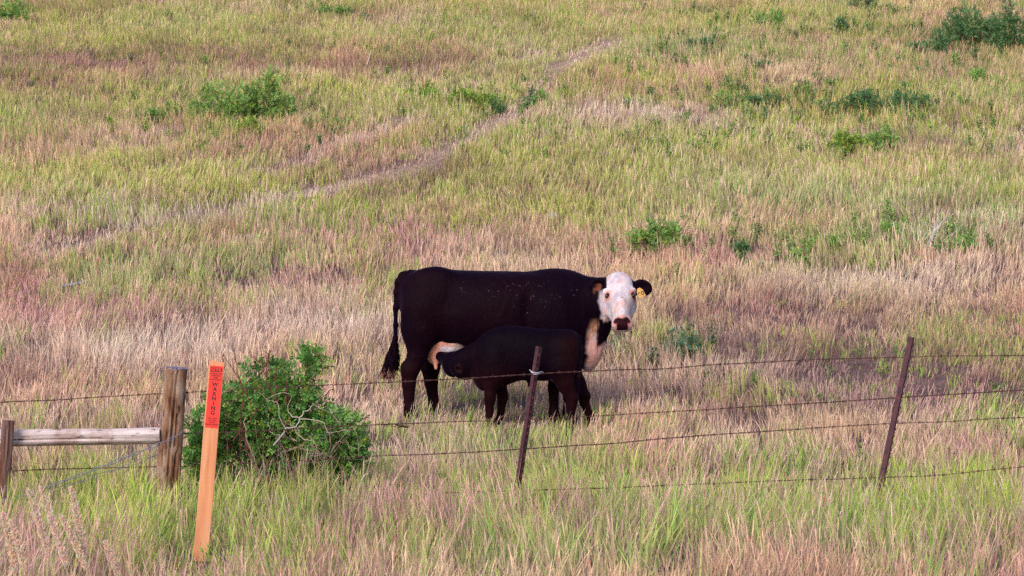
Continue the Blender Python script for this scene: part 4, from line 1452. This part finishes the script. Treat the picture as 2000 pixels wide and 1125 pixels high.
# pasture shrubs: (px, py of the foot, width px, height px, label, shade)
G1 = [(.07, .18, .045), (.32, .52, .12)]
G2 = [(.035, .11, .045), (.15, .31, .11)]
G3 = [(.12, .25, .03), (.36, .50, .09)]
SHR = [
    (430, 240, 120, 76, 'bright green low shrub, left one of the pair on the upper left slope', G1, 3),
    (528, 234, 90, 84, 'bright green upright shrub, right one of the pair on the upper left slope', G1, 3),
    (478, 262, 54, 30, 'small yellow-green shrub just below the pair on the upper left slope', G3, 1),
    (305, 242, 36, 26, 'small green plant left of the pair of shrubs on the upper left slope', G1, 1),
    (222, 250, 44, 16, 'low yellow-green plant farthest left on the upper left slope', G3, 1),
    (648, 252, 60, 16, 'low spreading green plant right of the pair of shrubs', G1, 1),
    (1278, 503, 96, 66, 'many-stemmed green shrub right behind the head of the cow', G1, 3),
    (1326, 500, 30, 38, 'thin green stems at the right edge of the shrub behind the head of the cow', G1, 1),
    (968, 220, 28, 18, 'small dark green plant at the left rim of the wheel track', G2, 1),
    (1034, 212, 16, 36, 'narrow dark green plant standing in the wheel track', G2, 1),
    (1066, 208, 44, 26, 'low green plant right beside the wheel track', G1, 1),
    (930, 212, 96, 44, 'loose light green shrub left above the wheel track', G3, 2),
    (820, 200, 70, 30, 'loose light green shrub between the wheel track and the pair of shrubs', G3, 1),
    (1495, 138, 28, 34, 'small round dark green shrub high on the right slope', G2, 1),
    (1495, 212, 66, 34, 'dark green shrub at the left end of the long row', G2, 2),
    (1424, 220, 60, 36, 'green shrub farthest left of the long row of shrubs', G1, 1),
    (1565, 195, 30, 26, 'small rounded green shrub on top of the long row', G1, 1),
    (1650, 220, 110, 42, 'wide green shrub in the middle of the long row', G2, 2),
    (1756, 226, 120, 42, 'wide dark green shrub at the right end of the long row', G2, 3),
    (1660, 302, 60, 44, 'green shrub with orange-tinged leaves below the long row', G3, 2),
    (1736, 292, 80, 40, 'green shrub right of the orange-tinged one', G1, 2),
    (1890, 90, 140, 66, 'big dark green shrub left half of the thicket in the top right corner', G2, 3),
    (1985, 98, 110, 80, 'big dark green shrub right half of the thicket in the top right corner', G2, 3),
    (1815, 110, 90, 48, 'dark green shrub left below the corner thicket', G2, 2),
    (1695, 22, 80, 30, 'dark green shrub at the top edge of the right slope', G2, 1),
    (1660, 70, 70, 30, 'green shrub left of the corner thicket, nearer the top edge', G2, 1),
    (1500, 52, 60, 34, 'green shrub near the top edge, above the small round one', G1, 1),
    (1365, 96, 50, 34, 'blue-green shrub high on the slope above the head of the cow', G2, 1),
    (1920, 165, 54, 26, 'low green shrub under the corner thicket at right', G1, 1),
    (1885, 492, 40, 30, 'small leafy green plant near the right edge, level with the branch heap', G1, 1),
    (1560, 518, 34, 30, 'small green plant in the pinkish grass right of the head of the cow', G1, 1),
    (1447, 500, 24, 30, 'small dark green plant among violet dead grass', G2, 1),
    (1442, 460, 18, 32, 'thin upright green plant right of the shrub behind the head of the cow', G1, 1),
    (1600, 486, 70, 24, 'low row of green sprigs left of the branch heap', G1, 1),
    (1335, 694, 70, 34, 'low blue-green plant in short dead grass right of the cow', [(.07, .16, .09), (.20, .31, .18)], 1),
    (1740, 462, 34, 26, 'small green plant left of the branch heap', G1, 1),
    (20, 45, 60, 44, 'green shrub in the top left corner', G1, 1),
    (655, 34, 60, 30, 'small green shrub at the top edge above the pair', G1, 1),
]
for i, (px, py, wd, ht, lab, gr, w) in enumerate(SHR):
    b0 = ground_at(px, py + 2)
    d = b0.y; s = d / FPX
    rr = random.Random(100 + i)
    lobes = []
    nl = max(2, int(wd / 24))
    for k in range(nl):
        fx = (k + .5) / nl - .5
        hh = ht * (1 - 1.2 * fx * fx) * rr.uniform(.55, 1.25)
        lobes.append(((fx * wd * s, rr.uniform(-.12, .12) * wd * s, hh * s * .55),
                      (wd * s / nl * .62, wd * s * .28, hh * s * .5), rr.uniform(.7, 1.3)))
    leafy_shrub('shrub', b0, lobes, 8 + 7 * w, int(170 + 3.6 * wd * ht * .16), .030 * (1 + (d - 25) * .018), gr, 200 + i, lab, 'shrub',
                'small shrubs scattered over the pasture', leaflets=5, rstem=.005, twig_col=(.11, .07, .04))

# sprigs too many and too small to tell apart, and yellowish weeds
wd_ = MB(); r = random.Random(77)


def sprig(px, py, h, gr, L):
    b0 = ground_at(px, py); n = r.randint(4, 8)
    for k in range(n):
        t = b0 + Vector((r.gauss(0, .05), r.gauss(0, .05), h * r.uniform(.5, 1)))
        wd_.cur = (.10, .12, .04)
        wd_.tube([b0, b0.lerp(t, .5) + Vector((r.gauss(0, .01), 0, .01)), t], [.003, .0025, .002], 3, False)
        for j in range(7):
            p = b0.lerp(t, .35 + .65 * j / 6); tn = r.random()
            wd_.cur = tuple(gr[0][q] + (gr[1][q] - gr[0][q]) * tn for q in range(3))
            wd_.leaf(p, unit(r) + Vector((0, 0, .5)), Vector((r.gauss(0, .4), r.gauss(0, .4), 1)), L * r.uniform(.7, 1.3), L * .5)


for i in range(120):
    px = r.choice([r.uniform(1180, 2000), r.uniform(0, 2000), r.uniform(560, 1100)]); py = r.uniform(8, 330) ** 1.0
    sprig(px, py, r.uniform(.12, .30), r.choice([G1, G2, G3]), .045 + .02 * r.random())
for (px, py, wd0, ht0, lab, gr, w) in SHR:
    for k in range(int(3 + wd0 / 12)):
        sprig(px + r.gauss(0, wd0 * .75), py - ht0 * .15 + r.gauss(0, ht0 * .45), r.uniform(.22, .42), gr, .05)
for i in range(150):
    sprig(r.uniform(1220, 2000), r.uniform(20, 320), r.uniform(.2, .38), r.choice([G1, G2, G1]), .055)
for i in range(34):
    sprig(r.uniform(1420, 1990), r.uniform(440, 540), r.uniform(.10, .22), r.choice([G1, G1, G3]), .03)
for i in range(34):
    sprig(r.uniform(1220, 2000), r.uniform(600, 800), r.uniform(.08, .2), r.choice([G1, G3, G3]), .026)
for i in range(40):
    sprig(r.uniform(0, 2000), r.uniform(900, 1120), r.uniform(.10, .24), r.choice([G1, G3, G3]), .026)
for (px, py) in ((720, 905), (745, 910), (770, 920), (755, 935)):
    sprig(px, py + 20, .24, G1, .03)
wo = wd_.build('weeds', M['leaf'])
tag(wo, 'small leafy green weeds sprinkled through the pasture grass', 'weeds', kind='stuff')

# white yarrow behind the cow
b0 = ground_at(1079, 470)
yr = empty('yarrow', b0); tag(yr, 'white flat-topped wild flower standing alone in the grass behind the cow', 'wild flower')
a = MB(); a.cur = (.16, .22, .08); r = random.Random(8)
for k, (dx, dz) in enumerate(((-.03, .375), (.02, .39), (.045, .35), (-.055, .345))):
    tp = Vector((dx, r.gauss(0, .02), dz)); a.tube([Vector((0, 0, 0)), Vector((dx * .3, 0, dz * .5)), tp], [.004, .003, .003], 4)
    fl = MB()
    for j in range(26):
        fl.cur = tuple(c * r.uniform(.8, 1) for c in (.82, .80, .78))
        q = tp + Vector((r.gauss(0, .020), r.gauss(0, .020), r.gauss(0, .004)))
        fl.leaf(q, unit(r) + Vector((0, 0, .1)), Vector((0, 0, 1)), .016, .014)
    fl.build('flower_head', M['leaf'], yr)
a.build('stem', M['bark'], yr)

# dry bleached branch heap at right
b0 = ground_at(1815, 486)
hp = MB(); r = random.Random(15)
for k in range(16):
    hp.cur = tuple(c * r.uniform(.8, 1.1) for c in (.56, .50, .44))
    a_ = Vector((r.gauss(-.05, .14), r.gauss(0, .08), 0)); b_ = a_ + Vector((r.uniform(-.05, .40), r.gauss(0, .1), r.uniform(.25, .50)))
    m_ = a_.lerp(b_, .5) + Vector((-.05, 0, .05)); pts = [a_ * (1 - t)**2 + m_ * 2 * t * (1 - t) + b_ * t * t for t in [q / 6 for q in range(7)]]
    hp.tube(pts, [.006 * (1.1 - .14 * q) for q in range(7)], 4, False)
    hp.tube([pts[3], pts[3] + Vector((r.gauss(0, .08), r.gauss(0, .05), .10))], [.003, .0015], 3, False)
ho = hp.build('dead_branch', M['bark']); ho.location = b0
tag(ho, 'bleached grey bare branches sticking out of the grass at right', 'dead branch')
# grey old log half sunk in the grass at left
b0 = ground_at(132, 572)
p1, p2 = Vector((-.20, -.05, .03)), Vector((.22, .06, .13))
lgm = log('fallen_branch', p1, p2, .028, .018, M['top_wood'], None, 10, 10, .012, 4, 1)
lgm.location = b0
tag(lgm, 'violet-grey weathered fallen branch lying in the grass at left', 'fallen branch')
# tall dry stalk on the upper slope
b0 = ground_at(714, 138)
sm = MB(); sm.cur = (.62, .52, .42)
sm.tube([(0, 0, 0), (.05, 0, .18), (.12, 0, .42)], [.009, .008, .006], 5); sm.tube([(.10, 0, .34), (.02, 0, .36)], [.006, .004], 4)
so = sm.build('dry_stalk', M['bark']); so.location = b0
tag(so, 'single tall pale dry stalk standing on the upper slope', 'dry stalk')
# red dock plant at the right edge
b0 = ground_at(1976, 962)
dk = empty('dock_plant', b0); tag(dk, 'dark red seed-headed weed in the grass by the right edge', 'weed')
a = MB(); a.cur = (.16, .03, .03); sd_ = MB(); r = random.Random(9)
for k in range(3):
    tp = Vector((r.gauss(0, .03), r.gauss(0, .02), .19 + .03 * k)); a.tube([Vector((0, 0, 0)), tp], [.003, .002], 4)
    for j in range(60):
        t = .35 + .65 * r.random(); sd_.cur = tuple(c * r.uniform(.6, 1.3) for c in (.30, .035, .06))
        sd_.leaf(tp * t, unit(r), unit(r), .014, .012)
a.build('stem', M['bark'], dk); sd_.build('seed_head', M['leaf'], dk)

# feathery tall grass plumes close to the camera in the lower left corner
r = random.Random(31)
PL = [(78, 955, 130, 1125, 'leftmost bending plume of the pale feathery grass in the lower left corner'), (138, 955, 158, 1125, 'upright tallest plume of the pale feathery grass in the lower left corner'),
      (55, 960, 95, 1125, None), (20, 1020, 48, 1125, None), (118, 1010, 176, 1125, None), (5, 1005, 22, 1125, None), (205, 1060, 230, 1125, None)]
for (x0, y0, x1, y1, lab) in PL:
    d = 12.6 + r.uniform(-.4, .5)
    tp = P(x0, y0, d); ft = P(x1 + 8, 1125, d); zb = gz(ft.x, d)
    ft = Vector((ft.x + (ft.z - zb) * .12, d, zb))
    e = empty('plume_grass', ft)
    tag(e, lab or 'pale feathery seed plume of tall grass in the lower left corner', 'tall grass', 'feathery grass plumes in the lower left corner')
    top = tp - ft
    s_ = MB(); s_.cur = (.44, .34, .22); q_ = MB()
    pts = [Vector((top.x * t**1.6, top.y * t, top.z * t)) for t in [k / 10 for k in range(11)]]
    s_.tube(pts, .0022, 4); s_.build('stem', M['bark'], e)
    for j in range(900):
        t = .52 + .48 * r.random(); k = min(9, int(t * 10)); p = pts[k].lerp(pts[k + 1], t * 10 - k)
        wdt = .016 * math.sin(math.pi * min(1, (t - .50) / .5)) ** .6 + .002
        v = unit(r); v.z = abs(v.z) * .5
        q_.cur = tuple(c * r.uniform(.75, 1.15) for c in (.90, .72, .58))
        q_.leaf(p + Vector((v.x, v.y, 0)) * wdt * r.random(), (v + Vector((0, 0, 1.3))), unit(r),   .019, .0065)
    q_.build('seed_head', M['grass'], e)
